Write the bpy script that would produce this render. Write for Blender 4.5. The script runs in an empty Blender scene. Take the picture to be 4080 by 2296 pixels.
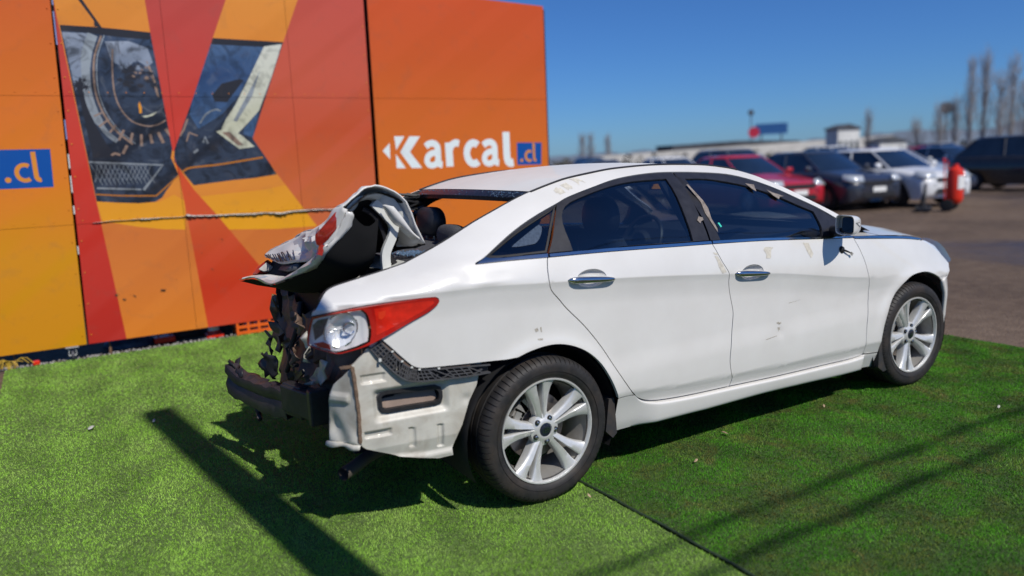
import bpy, bmesh, math, random
import numpy as np
from mathutils import Vector, Matrix, noise as mnoise
from mathutils.geometry import delaunay_2d_cdt

rnd = random.Random(7)
scene = bpy.context.scene
R_ = math.radians

# ------------------------------------------------------------------ camera
cam_d = bpy.data.cameras.new('camera')
cam = bpy.data.objects.new('camera', cam_d)
scene.collection.objects.link(cam)
scene.camera = cam
cam_d.sensor_width = 36.0
cam_d.lens = 36.0 * 3000 / 4080
cam_d.clip_start = 0.05
cam_d.clip_end = 6000
CAM = Vector((-1.7617, -3.5625, 1.5082))
yaw, pitch, roll = .5430, .1642, -.0430
fw = Vector((math.sin(yaw) * math.cos(pitch), math.cos(yaw) * math.cos(pitch), -math.sin(pitch)))
rt = Vector((math.cos(yaw), -math.sin(yaw), 0))
up = rt.cross(fw)
r2 = rt * math.cos(roll) + up * math.sin(roll)
u2 = -rt * math.sin(roll) + up * math.cos(roll)
cam.matrix_world = Matrix(((r2.x, u2.x, -fw.x, CAM.x), (r2.y, u2.y, -fw.y, CAM.y), (r2.z, u2.z, -fw.z, CAM.z), (0, 0, 0, 1)))
cam_d.dof.use_dof = True
cam_d.dof.focus_distance = 3.8
cam_d.dof.aperture_fstop = 0.9

# ------------------------------------------------------------------ sky, sun, exposure
SUN_EL, SUN_AZ = R_(49.5), 0.13           # light travels (-sin az, cos az) on the ground
sd = Vector((-math.sin(SUN_AZ) * math.cos(SUN_EL), math.cos(SUN_AZ) * math.cos(SUN_EL), -math.sin(SUN_EL)))
world = bpy.data.worlds.new('World')
scene.world = world
world.use_nodes = True
nt = world.node_tree
sky = nt.nodes.new('ShaderNodeTexSky')
sky.sky_type = 'NISHITA'
sky.sun_disc = False
sky.sun_elevation = SUN_EL
sky.sun_rotation = math.atan2(-sd.x, -sd.y)
sky.altitude = 500
sky.air_density = 1.0
sky.dust_density = 0.4
sky.ozone_density = 10.0
bg = nt.nodes['Background']
bg.inputs['Strength'].default_value = 0.066
wb = nt.nodes.new('ShaderNodeMix'); wb.data_type = 'RGBA'; wb.blend_type = 'MULTIPLY'; wb.inputs[0].default_value = 1.0
wb.inputs[7].default_value = (0.66, 1.0, 1.40, 1.0)          # the phone's white balance: warm sun, deep blue sky
nt.links.new(sky.outputs['Color'], wb.inputs[6]); nt.links.new(wb.outputs[2], bg.inputs['Color'])
sun_d = bpy.data.lights.new('sun', 'SUN')
sun_d.energy = 4.5
sun_d.angle = R_(0.53)
sun_d.color = (1.0, 0.95, 0.87)
sun = bpy.data.objects.new('sun', sun_d)
scene.collection.objects.link(sun)
sun.rotation_euler = sd.to_track_quat('-Z', 'Y').to_euler()
scene.view_settings.view_transform = 'Standard'
scene.view_settings.look = 'None'
scene.view_settings.exposure = 0.0
scene.view_settings.gamma = 1.0
scene.cycles.max_bounces = 10
scene.cycles.transparent_max_bounces = 16

# ------------------------------------------------------------------ materials
MATS = {}
def lin(r, g, b):
    f = lambda c: (c / 12.92 if c <= .04045 else ((c + .055) / 1.055) ** 2.4)
    return (f(r / 255), f(g / 255), f(b / 255), 1)
def new_mat(name):
    m = bpy.data.materials.new(name); m.use_nodes = True; MATS[name] = m
    return m, m.node_tree, m.node_tree.nodes['Principled BSDF']
def node(nt, t, **kw):
    n = nt.nodes.new(t)
    for k, v in kw.items():
        if k.startswith('i_'): n.inputs[k[2:].replace('_', ' ')].default_value = v
        else: setattr(n, k, v)
    return n
def ramp(nt, fac, stops, interp='LINEAR'):
    r = nt.nodes.new('ShaderNodeValToRGB'); r.color_ramp.interpolation = interp
    els = r.color_ramp.elements
    while len(els) < len(stops): els.new(.5)
    for e, (p, c) in zip(els, stops): e.position = p; e.color = c if len(c) == 4 else (*c, 1)
    nt.links.new(fac, r.inputs['Fac'])
    return r.outputs['Color']
def noise_tex(nt, scale, detail=4, rough=.55, vec=None, dist=0):
    n = node(nt, 'ShaderNodeTexNoise'); n.inputs['Scale'].default_value = scale
    n.inputs['Detail'].default_value = detail; n.inputs['Roughness'].default_value = rough
    n.inputs['Distortion'].default_value = dist
    if vec is not None: nt.links.new(vec, n.inputs['Vector'])
    return n.outputs['Fac']
def mixc(nt, fac, a, b, mode='MIX'):
    m = node(nt, 'ShaderNodeMix', data_type='RGBA', blend_type=mode)
    for s, v in ((0, fac), (6, a), (7, b)):
        if hasattr(v, 'is_output'): nt.links.new(v, m.inputs[s])
        else: m.inputs[s].default_value = v if s == 0 else ((*v, 1) if len(v) == 3 else v)
    return m.outputs[2]
def bump(nt, bsdf, h, strength=.2, dist=.01):
    b = node(nt, 'ShaderNodeBump'); b.inputs['Strength'].default_value = strength; b.inputs['Distance'].default_value = dist
    nt.links.new(h, b.inputs['Height']); nt.links.new(b.outputs['Normal'], bsdf.inputs['Normal'])
def gpos(nt): return node(nt, 'ShaderNodeNewGeometry').outputs['Position']
def mat(name, col, rough=.5, metal=0., spec=.5, coat=0., nscale=0, namt=.15, bmp=0., bscale=60, dirt=0., dirtcol=(.10, .07, .045), trans=0., ior=1.45, emit=None):
    """general procedural material: colour with fine variation, optional blotchy dirt and bump"""
    m, nt, b = new_mat(name)
    b.inputs['Roughness'].default_value = rough; b.inputs['Metallic'].default_value = metal
    b.inputs['Specular IOR Level'].default_value = spec; b.inputs['Coat Weight'].default_value = coat
    b.inputs['Coat Roughness'].default_value = .04; b.inputs['IOR'].default_value = ior
    b.inputs['Transmission Weight'].default_value = trans
    c = (*col[:3], 1)
    src = None
    if nscale:
        p = gpos(nt); f = noise_tex(nt, nscale, 5, .6, p)
        src = ramp(nt, f, [(.3, tuple(v * (1 - namt) for v in c[:3])), (.7, tuple(min(1, v * (1 + namt)) for v in c[:3]))])
    if dirt:
        p = gpos(nt); f = noise_tex(nt, 9, 8, .65, p, .6)
        fr = ramp(nt, f, [(.52 - dirt * .2, (0, 0, 0)), (.78 - dirt * .2, (1, 1, 1))])
        mm = node(nt, 'ShaderNodeMath', operation='MULTIPLY'); nt.links.new(fr, mm.inputs[0]); mm.inputs[1].default_value = min(1, dirt * 1.1)
        src = mixc(nt, mm.outputs[0], src if src is not None else c, dirtcol)
    if src is not None: nt.links.new(src, b.inputs['Base Color'])
    else: b.inputs['Base Color'].default_value = c
    if bmp:
        bump(nt, b, noise_tex(nt, bscale, 4, .6, gpos(nt)), bmp, .01)
    if emit: b.inputs['Emission Color'].default_value = (*emit[:3], 1); b.inputs['Emission Strength'].default_value = emit[3]
    return m
def glass_mat(name, tint, refl_rough=.0, ior=1.5, gain=1.0):
    m, nt, b = new_mat(name); nt.nodes.remove(b)
    out = nt.nodes['Material Output']
    tr = node(nt, 'ShaderNodeBsdfTransparent'); tr.inputs['Color'].default_value = (*tint, 1)
    gl = node(nt, 'ShaderNodeBsdfGlossy'); gl.inputs['Roughness'].default_value = refl_rough; gl.inputs['Color'].default_value = (.95, .97, 1, 1)
    fr = node(nt, 'ShaderNodeFresnel'); bf = node(nt, 'ShaderNodeNewGeometry')      # thin pane: same reflection from both sides
    ir = node(nt, 'ShaderNodeMapRange'); nt.links.new(bf.outputs['Backfacing'], ir.inputs['Value']); ir.inputs['To Min'].default_value = ior; ir.inputs['To Max'].default_value = 1 / ior; nt.links.new(ir.outputs[0], fr.inputs['IOR'])
    mu = node(nt, 'ShaderNodeMath', operation='MULTIPLY'); mu.use_clamp = True; mu.inputs[1].default_value = gain
    nt.links.new(fr.outputs[0], mu.inputs[0])
    mx = node(nt, 'ShaderNodeMixShader')
    nt.links.new(mu.outputs[0], mx.inputs[0]); nt.links.new(tr.outputs[0], mx.inputs[1]); nt.links.new(gl.outputs[0], mx.inputs[2])
    nt.links.new(mx.outputs[0], out.inputs['Surface'])
    return m

# ------------------------------------------------------------------ mesh helpers
def link(o, parent=None):
    scene.collection.objects.link(o)
    if parent is not None: o.parent = parent
    return o
def meshobj(name, verts, faces, m, parent=None, smooth=True, sharp=None, kind=None, label=None, mats=None, fmat=None):
    us = sorted({i for f in faces for i in f})
    if len(us) < len(verts):
        rm = {i: k for k, i in enumerate(us)}; verts = [verts[i] for i in us]; faces = [tuple(rm[i] for i in f) for f in faces]
    me = bpy.data.meshes.new(name)
    me.from_pydata([tuple(v) for v in verts], [], [tuple(f) for f in faces])
    for k in (mats or [m]): me.materials.append(k if not isinstance(k, str) else MATS[k])
    if fmat is not None:
        me.polygons.foreach_set('material_index', np.asarray(fmat, dtype=np.int32))
    if smooth: me.polygons.foreach_set('use_smooth', np.ones(len(me.polygons), dtype=bool))
    if sharp is not None and smooth: me.set_sharp_from_angle(angle=R_(sharp))
    me.update()
    o = bpy.data.objects.new(name, me)
    if kind: o['kind'] = kind
    if label: o['label'] = label
    return link(o, parent)
class MB:
    """collects simple solids into one mesh"""
    def __init__(s): s.v = []; s.f = []
    def add(s, vs, fs):
        n = len(s.v); s.v += [tuple(q) for q in vs]; s.f += [tuple(i + n for i in f) for f in fs]; return s
    def box(s, c, d, M=None):
        x, y, z = d[0] / 2, d[1] / 2, d[2] / 2
        vs = [Vector((a * x, b * y, e * z)) for e in (-1, 1) for b in (-1, 1) for a in (-1, 1)]
        if M is not None: vs = [M @ q for q in vs]
        vs = [q + Vector(c) for q in vs]
        return s.add(vs, [(0, 2, 3, 1), (4, 5, 7, 6), (0, 1, 5, 4), (2, 6, 7, 3), (0, 4, 6, 2), (1, 3, 7, 5)])
    def tube(s, pts, r, n=8, cap=True):
        pts = [Vector(p) for p in pts]; rs = r if hasattr(r, '__len__') else [r] * len(pts)
        vs = []; fs = []
        t0 = (pts[1] - pts[0]).normalized()
        a = t0.orthogonal().normalized()
        for i, p in enumerate(pts):
            t = (pts[min(i + 1, len(pts) - 1)] - pts[max(i - 1, 0)]).normalized()
            a = (a - t * a.dot(t)).normalized(); b = t.cross(a)
            for k in range(n):
                q = 2 * math.pi * k / n; vs.append(p + (a * math.cos(q) + b * math.sin(q)) * rs[i])
        for i in range(len(pts) - 1):
            for k in range(n):
                k2 = (k + 1) % n; fs.append((i * n + k, i * n + k2, (i + 1) * n + k2, (i + 1) * n + k))
        if cap: fs.append(tuple(range(n))[::-1]); fs.append(tuple((len(pts) - 1) * n + k for k in range(n)))
        return s.add(vs, fs)
    def lathe(s, prof, n=32, axis='y', c=(0, 0, 0), a0=0, a1=2 * math.pi):
        """prof: (r, h) pairs about an axis"""
        full = abs(a1 - a0 - 2 * math.pi) < 1e-6; cols = n if full else n + 1
        vs = []; fs = []; m = len(prof); c = Vector(c)
        for k in range(cols):
            q = a0 + (a1 - a0) * k / n; ca, sa = math.cos(q), math.sin(q)
            for r, h in prof:
                vs.append(c + (Vector((r * ca, h, r * sa)) if axis == 'y' else Vector((r * ca, r * sa, h)) if axis == 'z' else Vector((h, r * ca, r * sa))))
        for k in range(n):
            k2 = (k + 1) % cols
            for j in range(m - 1): fs.append((k * m + j, k * m + j + 1, k2 * m + j + 1, k2 * m + j))
        return s.add(vs, fs)
    def prism(s, poly, f0, f1):
        """poly list of 2-tuples, f0/f1 map (u,v)->3d for the two faces"""
        n = len(poly); vs = [f0(*p) for p in poly] + [f1(*p) for p in poly]
        fs = [tuple(range(n)), tuple(range(2 * n - 1, n - 1, -1))] + [(i, i + n, (i + 1) % n + n, (i + 1) % n) for i in range(n)]
        return s.add(vs, fs)
    def grid(s, rows, closed=False):
        m = len(rows[0]); vs = [q for r in rows for q in r]; fs = []
        for i in range(len(rows) - 1):
            for j in range(m - 1 + (1 if closed else 0)):
                j2 = (j + 1) % m; fs.append((i * m + j, i * m + j2, (i + 1) * m + j2, (i + 1) * m + j))
        return s.add(vs, fs)
    def build(s, name, m, parent=None, smooth=True, sharp=35, **kw):
        o = meshobj(name, s.v, s.f, m, parent, smooth, sharp, **kw)
        bm = bmesh.new(); bm.from_mesh(o.data); bmesh.ops.recalc_face_normals(bm, faces=bm.faces); bm.to_mesh(o.data); bm.free()
        return o
def empty(name, loc=(0, 0, 0), parent=None, rz=0.):
    o = bpy.data.objects.new(name, None); o.location = loc; o.rotation_euler = (0, 0, rz); o.empty_display_size = .2
    return link(o, parent)
def tag(o, label, cat, group=None):
    o['label'] = label; o['category'] = cat
    if group: o['group'] = group
    return o
def copy_tree(o, parent=None):
    c = o.copy(); scene.collection.objects.link(c); c.parent = parent
    for ch in list(o.children): copy_tree(ch, c)
    return c
def bevel(o, w=.004, seg=2, ang=35):
    md = o.modifiers.new('bevel', 'BEVEL'); md.width = w; md.segments = seg; md.limit_method = 'ANGLE'; md.angle_limit = R_(ang)
    return o
def solid(o, t, off=-1):
    md = o.modifiers.new('solid', 'SOLIDIFY'); md.thickness = t; md.offset = off
    return o
def crom(pts, n=4, closed=False, corner=38):
    """Catmull-Rom through 2d/3d points, corners sharper than `corner` degrees kept"""
    P = [np.array(p, float) for p in pts]; m = len(P); out = []
    def is_c(i):
        if not closed and i in (0, m - 1): return True
        a = P[i] - P[i - 1]; b = P[(i + 1) % m] - P[i]
        d = np.dot(a, b) / (np.linalg.norm(a) * np.linalg.norm(b) + 1e-12)
        return math.degrees(math.acos(max(-1, min(1, d)))) > corner
    C = [is_c(i) for i in range(m)]
    for i in range(m if closed else m - 1):
        p1 = P[i]; p2 = P[(i + 1) % m]
        p0 = P[i - 1] if not C[i] else 2 * p1 - p2
        p3 = P[(i + 2) % m] if not C[(i + 1) % m] else 2 * p2 - p1
        for k in range(n):
            t = k / n
            out.append(tuple(.5 * ((2 * p1) + (p2 - p0) * t + (2 * p0 - 5 * p1 + 4 * p2 - p3) * t * t + (3 * p1 - p0 - 3 * p2 + p3) * t ** 3)))
    if not closed: out.append(tuple(P[-1]))
    return out
def inpoly(px, py, poly):
    """vectorised even-odd test"""
    px = np.asarray(px); py = np.asarray(py); c = np.zeros(px.shape, bool)
    x = np.array([p[0] for p in poly]); y = np.array([p[1] for p in poly]); j = len(poly) - 1
    for i in range(len(poly)):
        t = ((y[i] > py) != (y[j] > py))
        with np.errstate(divide='ignore', invalid='ignore'):
            xx = (x[j] - x[i]) * (py - y[i]) / (y[j] - y[i]) + x[i]
        c ^= t & (px < xx); j = i
    return c
def inset(poly, d):
    """move a closed outline inwards by d"""
    n = len(poly); P = np.array(poly, float); A = .5 * np.sum(P[:, 0] * np.roll(P[:, 1], -1) - np.roll(P[:, 0], -1) * P[:, 1]); s = 1 if A > 0 else -1
    out = []
    for i in range(n):
        a = P[i] - P[i - 1]; b = P[(i + 1) % n] - P[i]
        na = np.array([-a[1], a[0]]) / (np.linalg.norm(a) + 1e-9); nb = np.array([-b[1], b[0]]) / (np.linalg.norm(b) + 1e-9)
        nn = na + nb; L = np.linalg.norm(nn)
        if L < .3: nn = na; L = 1
        nn = nn / L; k = 1 / max(.5, float(np.dot(nn, na)))
        out.append(tuple(P[i] + s * nn * d * k))
    return out
def clean(poly, eps=.0025):
    out = []
    for p in poly:
        if not out or math.hypot(p[0] - out[-1][0], p[1] - out[-1][1]) > eps: out.append((float(p[0]), float(p[1])))
    if len(out) > 1 and math.hypot(out[0][0] - out[-1][0], out[0][1] - out[-1][1]) < eps: out.pop()
    return out
def cdt_fill(outer, holes=(), sx=.03, sy=.03, lines=()):
    """triangulate an outline with holes, filled with grid points; returns pts, tris, boundary loops"""
    V = []; E = []; loops = []
    for L in [outer] + list(holes):
        n0 = len(V); V += L; n = len(L); E += [(n0 + i, n0 + (i + 1) % n) for i in range(n)]; loops.append(list(range(n0, n0 + n)))
    for L in lines:
        n0 = len(V); V += L; E += [(n0 + i, n0 + i + 1) for i in range(len(L) - 1)]
    P = np.array(outer); x0, y0 = P.min(0); x1, y1 = P.max(0)
    gx, gy = np.meshgrid(np.arange(x0 + sx / 2, x1, sx), np.arange(y0 + sy / 2, y1, sy)); gx = gx.ravel(); gy = gy.ravel()
    ok = inpoly(gx, gy, outer)
    for h in holes: ok &= ~inpoly(gx, gy, h)
    gx = gx[ok]; gy = gy[ok]
    for a, b in E:
        A = np.array(V[a]); B = np.array(V[b]); d = B - A; L2 = d @ d + 1e-12
        t = np.clip(((gx - A[0]) * d[0] + (gy - A[1]) * d[1]) / L2, 0, 1)
        ex = (gx - A[0] - t * d[0]) / sx; ey = (gy - A[1] - t * d[1]) / sy
        k = ex * ex + ey * ey > .16; gx = gx[k]; gy = gy[k]
    nb = len(V)
    allv = [Vector(v) for v in V] + [Vector((a, b)) for a, b in zip(gx, gy)]
    r = delaunay_2d_cdt(allv, E, [], 0, 1e-6)
    ov, of, orig = r[0], r[2], r[3]
    pts = [(v.x, v.y) for v in ov]
    cx = np.array([sum(pts[i][0] for i in f) / len(f) for f in of]); cy = np.array([sum(pts[i][1] for i in f) / len(f) for f in of])
    ok = inpoly(cx, cy, outer)
    for h in holes: ok &= ~inpoly(cx, cy, h)
    tris = [tuple(f) for f, k in zip(of, ok) if k]
    # boundary edges from the kept triangles
    cnt = {}
    for f in tris:
        for i in range(len(f)):
            e = (f[i], f[(i + 1) % len(f)]); cnt[e] = 1
    bnd = [e for e in cnt if (e[1], e[0]) not in cnt]
    return pts, tris, bnd

# ------------------------------------------------------------------ car body surface
def pchip(xs, ys):
    n = len(xs); h = [xs[i + 1] - xs[i] for i in range(n - 1)]; d = [(ys[i + 1] - ys[i]) / h[i] for i in range(n - 1)]; m = [0.] * n
    if n == 2: m = [d[0], d[0]]
    else:
        for k in range(1, n - 1):
            if d[k - 1] * d[k] > 0:
                w1 = 2 * h[k] + h[k - 1]; w2 = h[k] + 2 * h[k - 1]; m[k] = (w1 + w2) / (w1 / d[k - 1] + w2 / d[k])
        def e(h0, h1, d0, d1):
            v = ((2 * h0 + h1) * d0 - h0 * d1) / (h0 + h1)
            if v * d0 <= 0: return 0.
            if d0 * d1 < 0 and abs(v) > 3 * abs(d0): return 3 * d0
            return v
        m[0] = e(h[0], h[1], d[0], d[1]); m[-1] = e(h[-1], h[-2], d[-1], d[-2])
    import bisect
    def f(x):
        if x <= xs[0]: return ys[0] + (x - xs[0]) * m[0]
        if x >= xs[-1]: return ys[-1] + (x - xs[-1]) * m[-1]
        i = min(max(bisect.bisect_left(xs, x) - 1, 0), n - 2); t = (x - xs[i]) / h[i]
        return (2 * t ** 3 - 3 * t ** 2 + 1) * ys[i] + (t ** 3 - 2 * t ** 2 + t) * h[i] * m[i] + (-2 * t ** 3 + 3 * t ** 2) * ys[i + 1] + (t ** 3 - t ** 2) * h[i] * m[i + 1]
    return f
def TB(*a): return pchip(list(a[0::2]), list(a[1::2]))
W5 = TB(-1.1, .70, -1.0, .745, -.9, .785, -.75, .83, -.5, .878, -.2, .907, .2, .917, .8, .920, 1.6, .918, 2.3, .912, 2.8, .908, 3.1, .895, 3.35, .857, 3.55, .785, 3.7, .69)
W6 = TB(-1.1, .63, -.9, .72, -.7, .785, -.5, .825, -.3, .852, 0, .872, .5, .883, 1.2, .887, 2.0, .880, 2.4, .868, 2.8, .850, 3.1, .823, 3.35, .775, 3.55, .70, 3.7, .60)
Z5 = TB(-1.1, .975, -.82, 1.0, -.6, 1.013, -.3, 1.013, 0, .997, .38, .974, 1.11, .911, 1.46, .875, 2.3, .757, 2.8, .72, 3.7, .66)
Z6 = TB(-1.1, 1.0, -.9, 1.02, -.6, 1.06, -.3, 1.105, 0, 1.106, .5, 1.091, 1.0, 1.071, 1.4, 1.052, 1.9, 1.018, 2.1, .998, 2.42, .973, 2.73, .944, 2.93, .916, 3.1, .875, 3.35, .80, 3.7, .72)
MX = TB(-1.1, 9, -.9, 8, -.6, 6.5, -.4, 4.8, -.2, 3, .1, 1.6, .5, 1, 3, 1, 3.7, 1)
ZB = TB(-1.1, .405, .44, .402, .499, .397, .54, .367, .577, .351, .62, .342, .669, .334, .857, .320, 1.155, .309, 1.526, .294, 1.95, .283, 2.18, .277, 2.30, .281, 2.444, .273, 3.7, .27)
ZF = TB(-1.1, .37, .45, .350, .669, .334, .857, .320, 1.155, .309, 1.526, .294, 1.95, .283, 2.18, .277, 3.7, .27)
GH = [0, .05, .1, .2, .29, .355, .42]; GG = [0, .02, .046, .112, .198, .285, .40]
_sec = {}
def wsec(k):
    x = k / 1000.
    z5, z6, w5, w6, m, zb = Z5(x), Z6(x), W5(x), W6(x), MX(x), ZF(x)
    fade = max(0., min(1., (2.75 - x) / .5))          # the crease dies out on the front wing
    zs = [zb - .2, zb - .01, zb + .045, zb + .075, .50, .62, max(z5 - .12, .66), z5 - .03, z5]
    ws = [w5 - o for o in (.075, .036, .019, .009, .006, .013, .014 * fade + .006 * (1 - fade), .006 * fade, 0)]
    if zs[6] >= zs[7]: zs[6] = zs[7] - .02
    if zs[5] >= zs[6]: zs[5] = zs[6] - .03
    lo = pchip(zs, ws)
    upf = pchip([z5, z6] + [z6 + h for h in GH[1:]], [w5, w6] + [w6 - m * g for g in GG[1:]])
    return z5, lo, upf
def wbase(x, z):
    k = x * 1000; k0 = math.floor(k); t = k - k0; r = []
    for kk in (k0, k0 + 1):
        s = _sec.get(kk)
        if s is None: s = _sec[kk] = wsec(kk)
        r.append(s[1](z) if z < s[0] else s[2](z))
    return r[0] * (1 - t) + r[1] * t
def sstep(a, b_, t): t = max(0., min(1., (t - a) / (b_ - a))); return t * t * (3 - 2 * t)
def gauss(x, z, cx, cz, sx, sz): return math.exp(-((x - cx) / sx) ** 2 - ((z - cz) / sz) ** 2)
def wbody(x, z):
    v = wbase(x, z)
    for hx in (0., 2.795):
        if abs(x - hx) < .6 and z < .9:
            r = math.hypot(x - hx, z - .34); v += .010 * math.exp(-((r - .375) / .045) ** 2)
    # dents the crash left in the quarter panel, and the parking dent in the front door
    if x < .2 and z > .9:
        v -= .006 * gauss(x, z, -.335, 1.065, .035, .03) - .006 * gauss(x, z, -.42, 1.06, .05, .03) + .004 * gauss(x, z, -.2, 1.05, .06, .02)
        v += .004 * gauss(x, z, -.27, 1.03, .09, .012)
    v -= .004 * gauss(x, z, 1.52, .545, .025, .03)
    return v
def surf_off(d): return lambda x, z: wbody(x, z) - d
def snormal(f, x, z):
    e = .0022
    n = Vector((-(f(x + e, z) - f(x - e, z)) / (2 * e), -1, -(f(x, z + e) - f(x, z - e)) / (2 * e)))
    return n.normalized()
def panel(name, outer, f, m, parent, holes=(), sx=.035, sz=.025, gap=.0022, flange=.016, lines=(), side=-1, warp=None, **kw):
    """sheet lying on the body surface y = -f(x,z), its rim turned inwards"""
    outer = clean(inset(clean(outer), gap)) if gap else clean(outer)
    holes = [clean(h) for h in holes]
    pts, tris, bnd = cdt_fill(outer, holes, sx, sz, lines)
    used = sorted({i for t in tris for i in t}); rem = {i: k for k, i in enumerate(used)}
    V = []; N = []
    for i in used:
        x, z = pts[i]; V.append(Vector((x, -f(x, z), z))); N.append(snormal(f, x, z))
    F = [tuple(rem[i] for i in t) for t in tris]
    if flange:
        for a, b in bnd:
            a, b = rem[a], rem[b]; n0 = len(V)
            t = (V[b] - V[a]); fn = t.cross(N[a]); fn.normalize()
            V += [V[a].copy(), V[b].copy(), V[b] - N[b] * flange, V[a] - N[a] * flange]; N += [fn] * 4
            F.append((n0 + 1, n0, n0 + 3, n0 + 2))
    if warp: V = [warp(v) for v in V]
    if side > 0:
        V = [Vector((v.x, -v.y, v.z)) for v in V]; N = [Vector((n.x, -n.y, n.z)) for n in N]; F = [f_[::-1] for f_ in F]
    o = meshobj(name, V, F, m, parent, True, None, **kw)
    if not warp: o.data.normals_split_custom_set_from_vertices([tuple(n) for n in N])
    return o

# outlines on the body side, metres: x forward from the rear axle, z up
DITCH = [(.178, 1.384), (.254, 1.404), (.346, 1.425), (.490, 1.444), (.680, 1.460), (.95, 1.467), (1.277, 1.457), (1.486, 1.432), (1.626, 1.392), (1.70, 1.357), (1.814, 1.301), (1.950, 1.228), (2.107, 1.150), (2.17, 1.115)]
BACKL = [(-.542, 1.122), (-.442, 1.158), (-.320, 1.204), (-.185, 1.258), (-.086, 1.296), (.031, 1.341), (.122, 1.371), (.178, 1.384)]
DECK = [(-.967, .964), (-.963, .980), (-.914, 1.018), (-.859, 1.050), (-.764, 1.073), (-.631, 1.101), (-.542, 1.122)]
WTOP = [(2.155, 1.075), (2.080, 1.124), (1.967, 1.185), (1.849, 1.240), (1.710, 1.308), (1.572, 1.362), (1.422, 1.399), (1.205, 1.418), (1.043, 1.426), (.911, 1.428), (.749, 1.421), (.590, 1.405), (.420, 1.373), (.288, 1.341), (.219, 1.317), (.078, 1.268), (-.046, 1.216), (-.223, 1.133), (-.294, 1.107)]
RDREAR = [(.046, 1.100), (.036, 1.077), (.027, 1.042), (.026, .996), (.041, .957), (.080, .914), (.124, .864), (.214, .775), (.305, .664), (.394, .531), (.469, .429), (.499, .398)]
ARCH = [(.393, .402), (.377, .441), (.344, .508), (.294, .588), (.226, .651), (.151, .692), (.077, .714), (.005, .719), (-.080, .708), (-.143, .691)]
QLOW = [(-.201, .690), (-.355, .698), (-.542, .708), (-.578, .713), (-.602, .724), (-.622, .743), (-.651, .774), (-.686, .814), (-.721, .852)]
LAMPLOW = [(-.721, .852), (-.672, .873), (-.602, .905), (-.530, .936), (-.493, .961), (-.482, .976), (-.485, .987), (-.496, .994)]
LAMPTOP = [(-.496, .994), (-.564, .996), (-.701, .993), (-.800, .987), (-.870, .978), (-.967, .964)]
LAMPREST = [(-.967, .964), (-.976, .932), (-.988, .884), (-.988, .851), (-.949, .832), (-.904, .814), (-.876, .809), (-.854, .813), (-.809, .822), (-.765, .834), (-.721, .852)]
LAMPCLEAR = [(-.961, .957), (-.870, .971), (-.787, .977), (-.768, .954), (-.759, .911), (-.759, .876), (-.766, .845), (-.808, .829), (-.873, .815), (-.904, .820), (-.949, .838), (-.981, .855), (-.977, .887), (-.969, .928)]
BSEAM = [(1.029, 1.069), (1.048, 1.032), (1.076, .976), (1.111, .923), (1.119, .891), (1.121, .860), (1.143, .775), (1.158, .715), (1.158, .672), (1.143, .554), (1.131, .460), (1.144, .390), (1.161, .352), (1.155, .309)]
RDBOT = [(1.155, .309), (.857, .320), (.669, .334), (.577, .352), (.521, .378), (.499, .398)]
BELT_R = [(.046, 1.100), (.378, 1.093), (.822, 1.077), (1.029, 1.069)]
BELT_F = [(1.029, 1.069), (1.397, 1.052), (1.900, 1.018), (2.186, .998)]
FDFRONT = [(2.186, .998), (2.224, .932), (2.254, .866), (2.280, .790), (2.300, .735), (2.309, .695), (2.307, .564), (2.296, .442), (2.303, .305), (2.287, .279)]
FDBOT = [(2.287, .279), (2.181, .276), (1.950, .283), (1.526, .294), (1.155, .309)]
FETOP = [(2.186, .992), (2.421, .972), (2.727, .944), (2.913, .918), (2.985, .900), (3.113, .839), (3.205, .783), (3.256, .735)]
FEBUMP = [(3.256, .735), (3.225, .715), (3.195, .685), (3.165, .660), (3.093, .648)]
FARCH = [(3.093, .648), (3.027, .680), (2.948, .709), (2.876, .725), (2.788, .727), (2.715, .717), (2.654, .689), (2.592, .646), (2.552, .606), (2.516, .555), (2.472, .46), (2.452, .390), (2.444, .346), (2.444, .273)]
FEBOT = [(2.444, .273), (2.303, .286)]
GLASS_R = [(.252, 1.303), (.374, 1.343), (.540, 1.376), (.715, 1.394), (.954, 1.396), (.925, 1.25), (.913, 1.093), (.525, 1.107), (.189, 1.114), (.196, 1.232)]
GLASS_F = [(1.083, 1.390), (1.243, 1.381), (1.401, 1.354), (1.516, 1.325), (1.665, 1.274), (1.815, 1.209), (1.923, 1.165), (1.930, 1.08), (1.904, 1.028), (1.496, 1.058), (1.098, 1.083), (1.073, 1.269)]
GLASS_Q = [(-.223, 1.129), (-.056, 1.203), (.068, 1.253), (.205, 1.304), (.126, 1.211), (.054, 1.121), (-.088, 1.120), (-.186, 1.121)]
QWIN = [(-.089, 1.153), (-.077, 1.162), (.071, 1.228), (.085, 1.231), (.092, 1.225), (.083, 1.208), (.056, 1.180), (.025, 1.160), (0, 1.156), (-.061, 1.152)]
def outl(*segs, n=4):
    """join open curves into one closed outline, each smoothed on its own"""
    out = []
    for s in segs: out += crom(s, n, False)[:-1]
    return clean(out)

CAR = empty('white_sedan', (0, 0, 0))
tag(CAR, 'white four-door sedan with crumpled boot lid and rear bumper torn off, parked on the turf', 'car')

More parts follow.
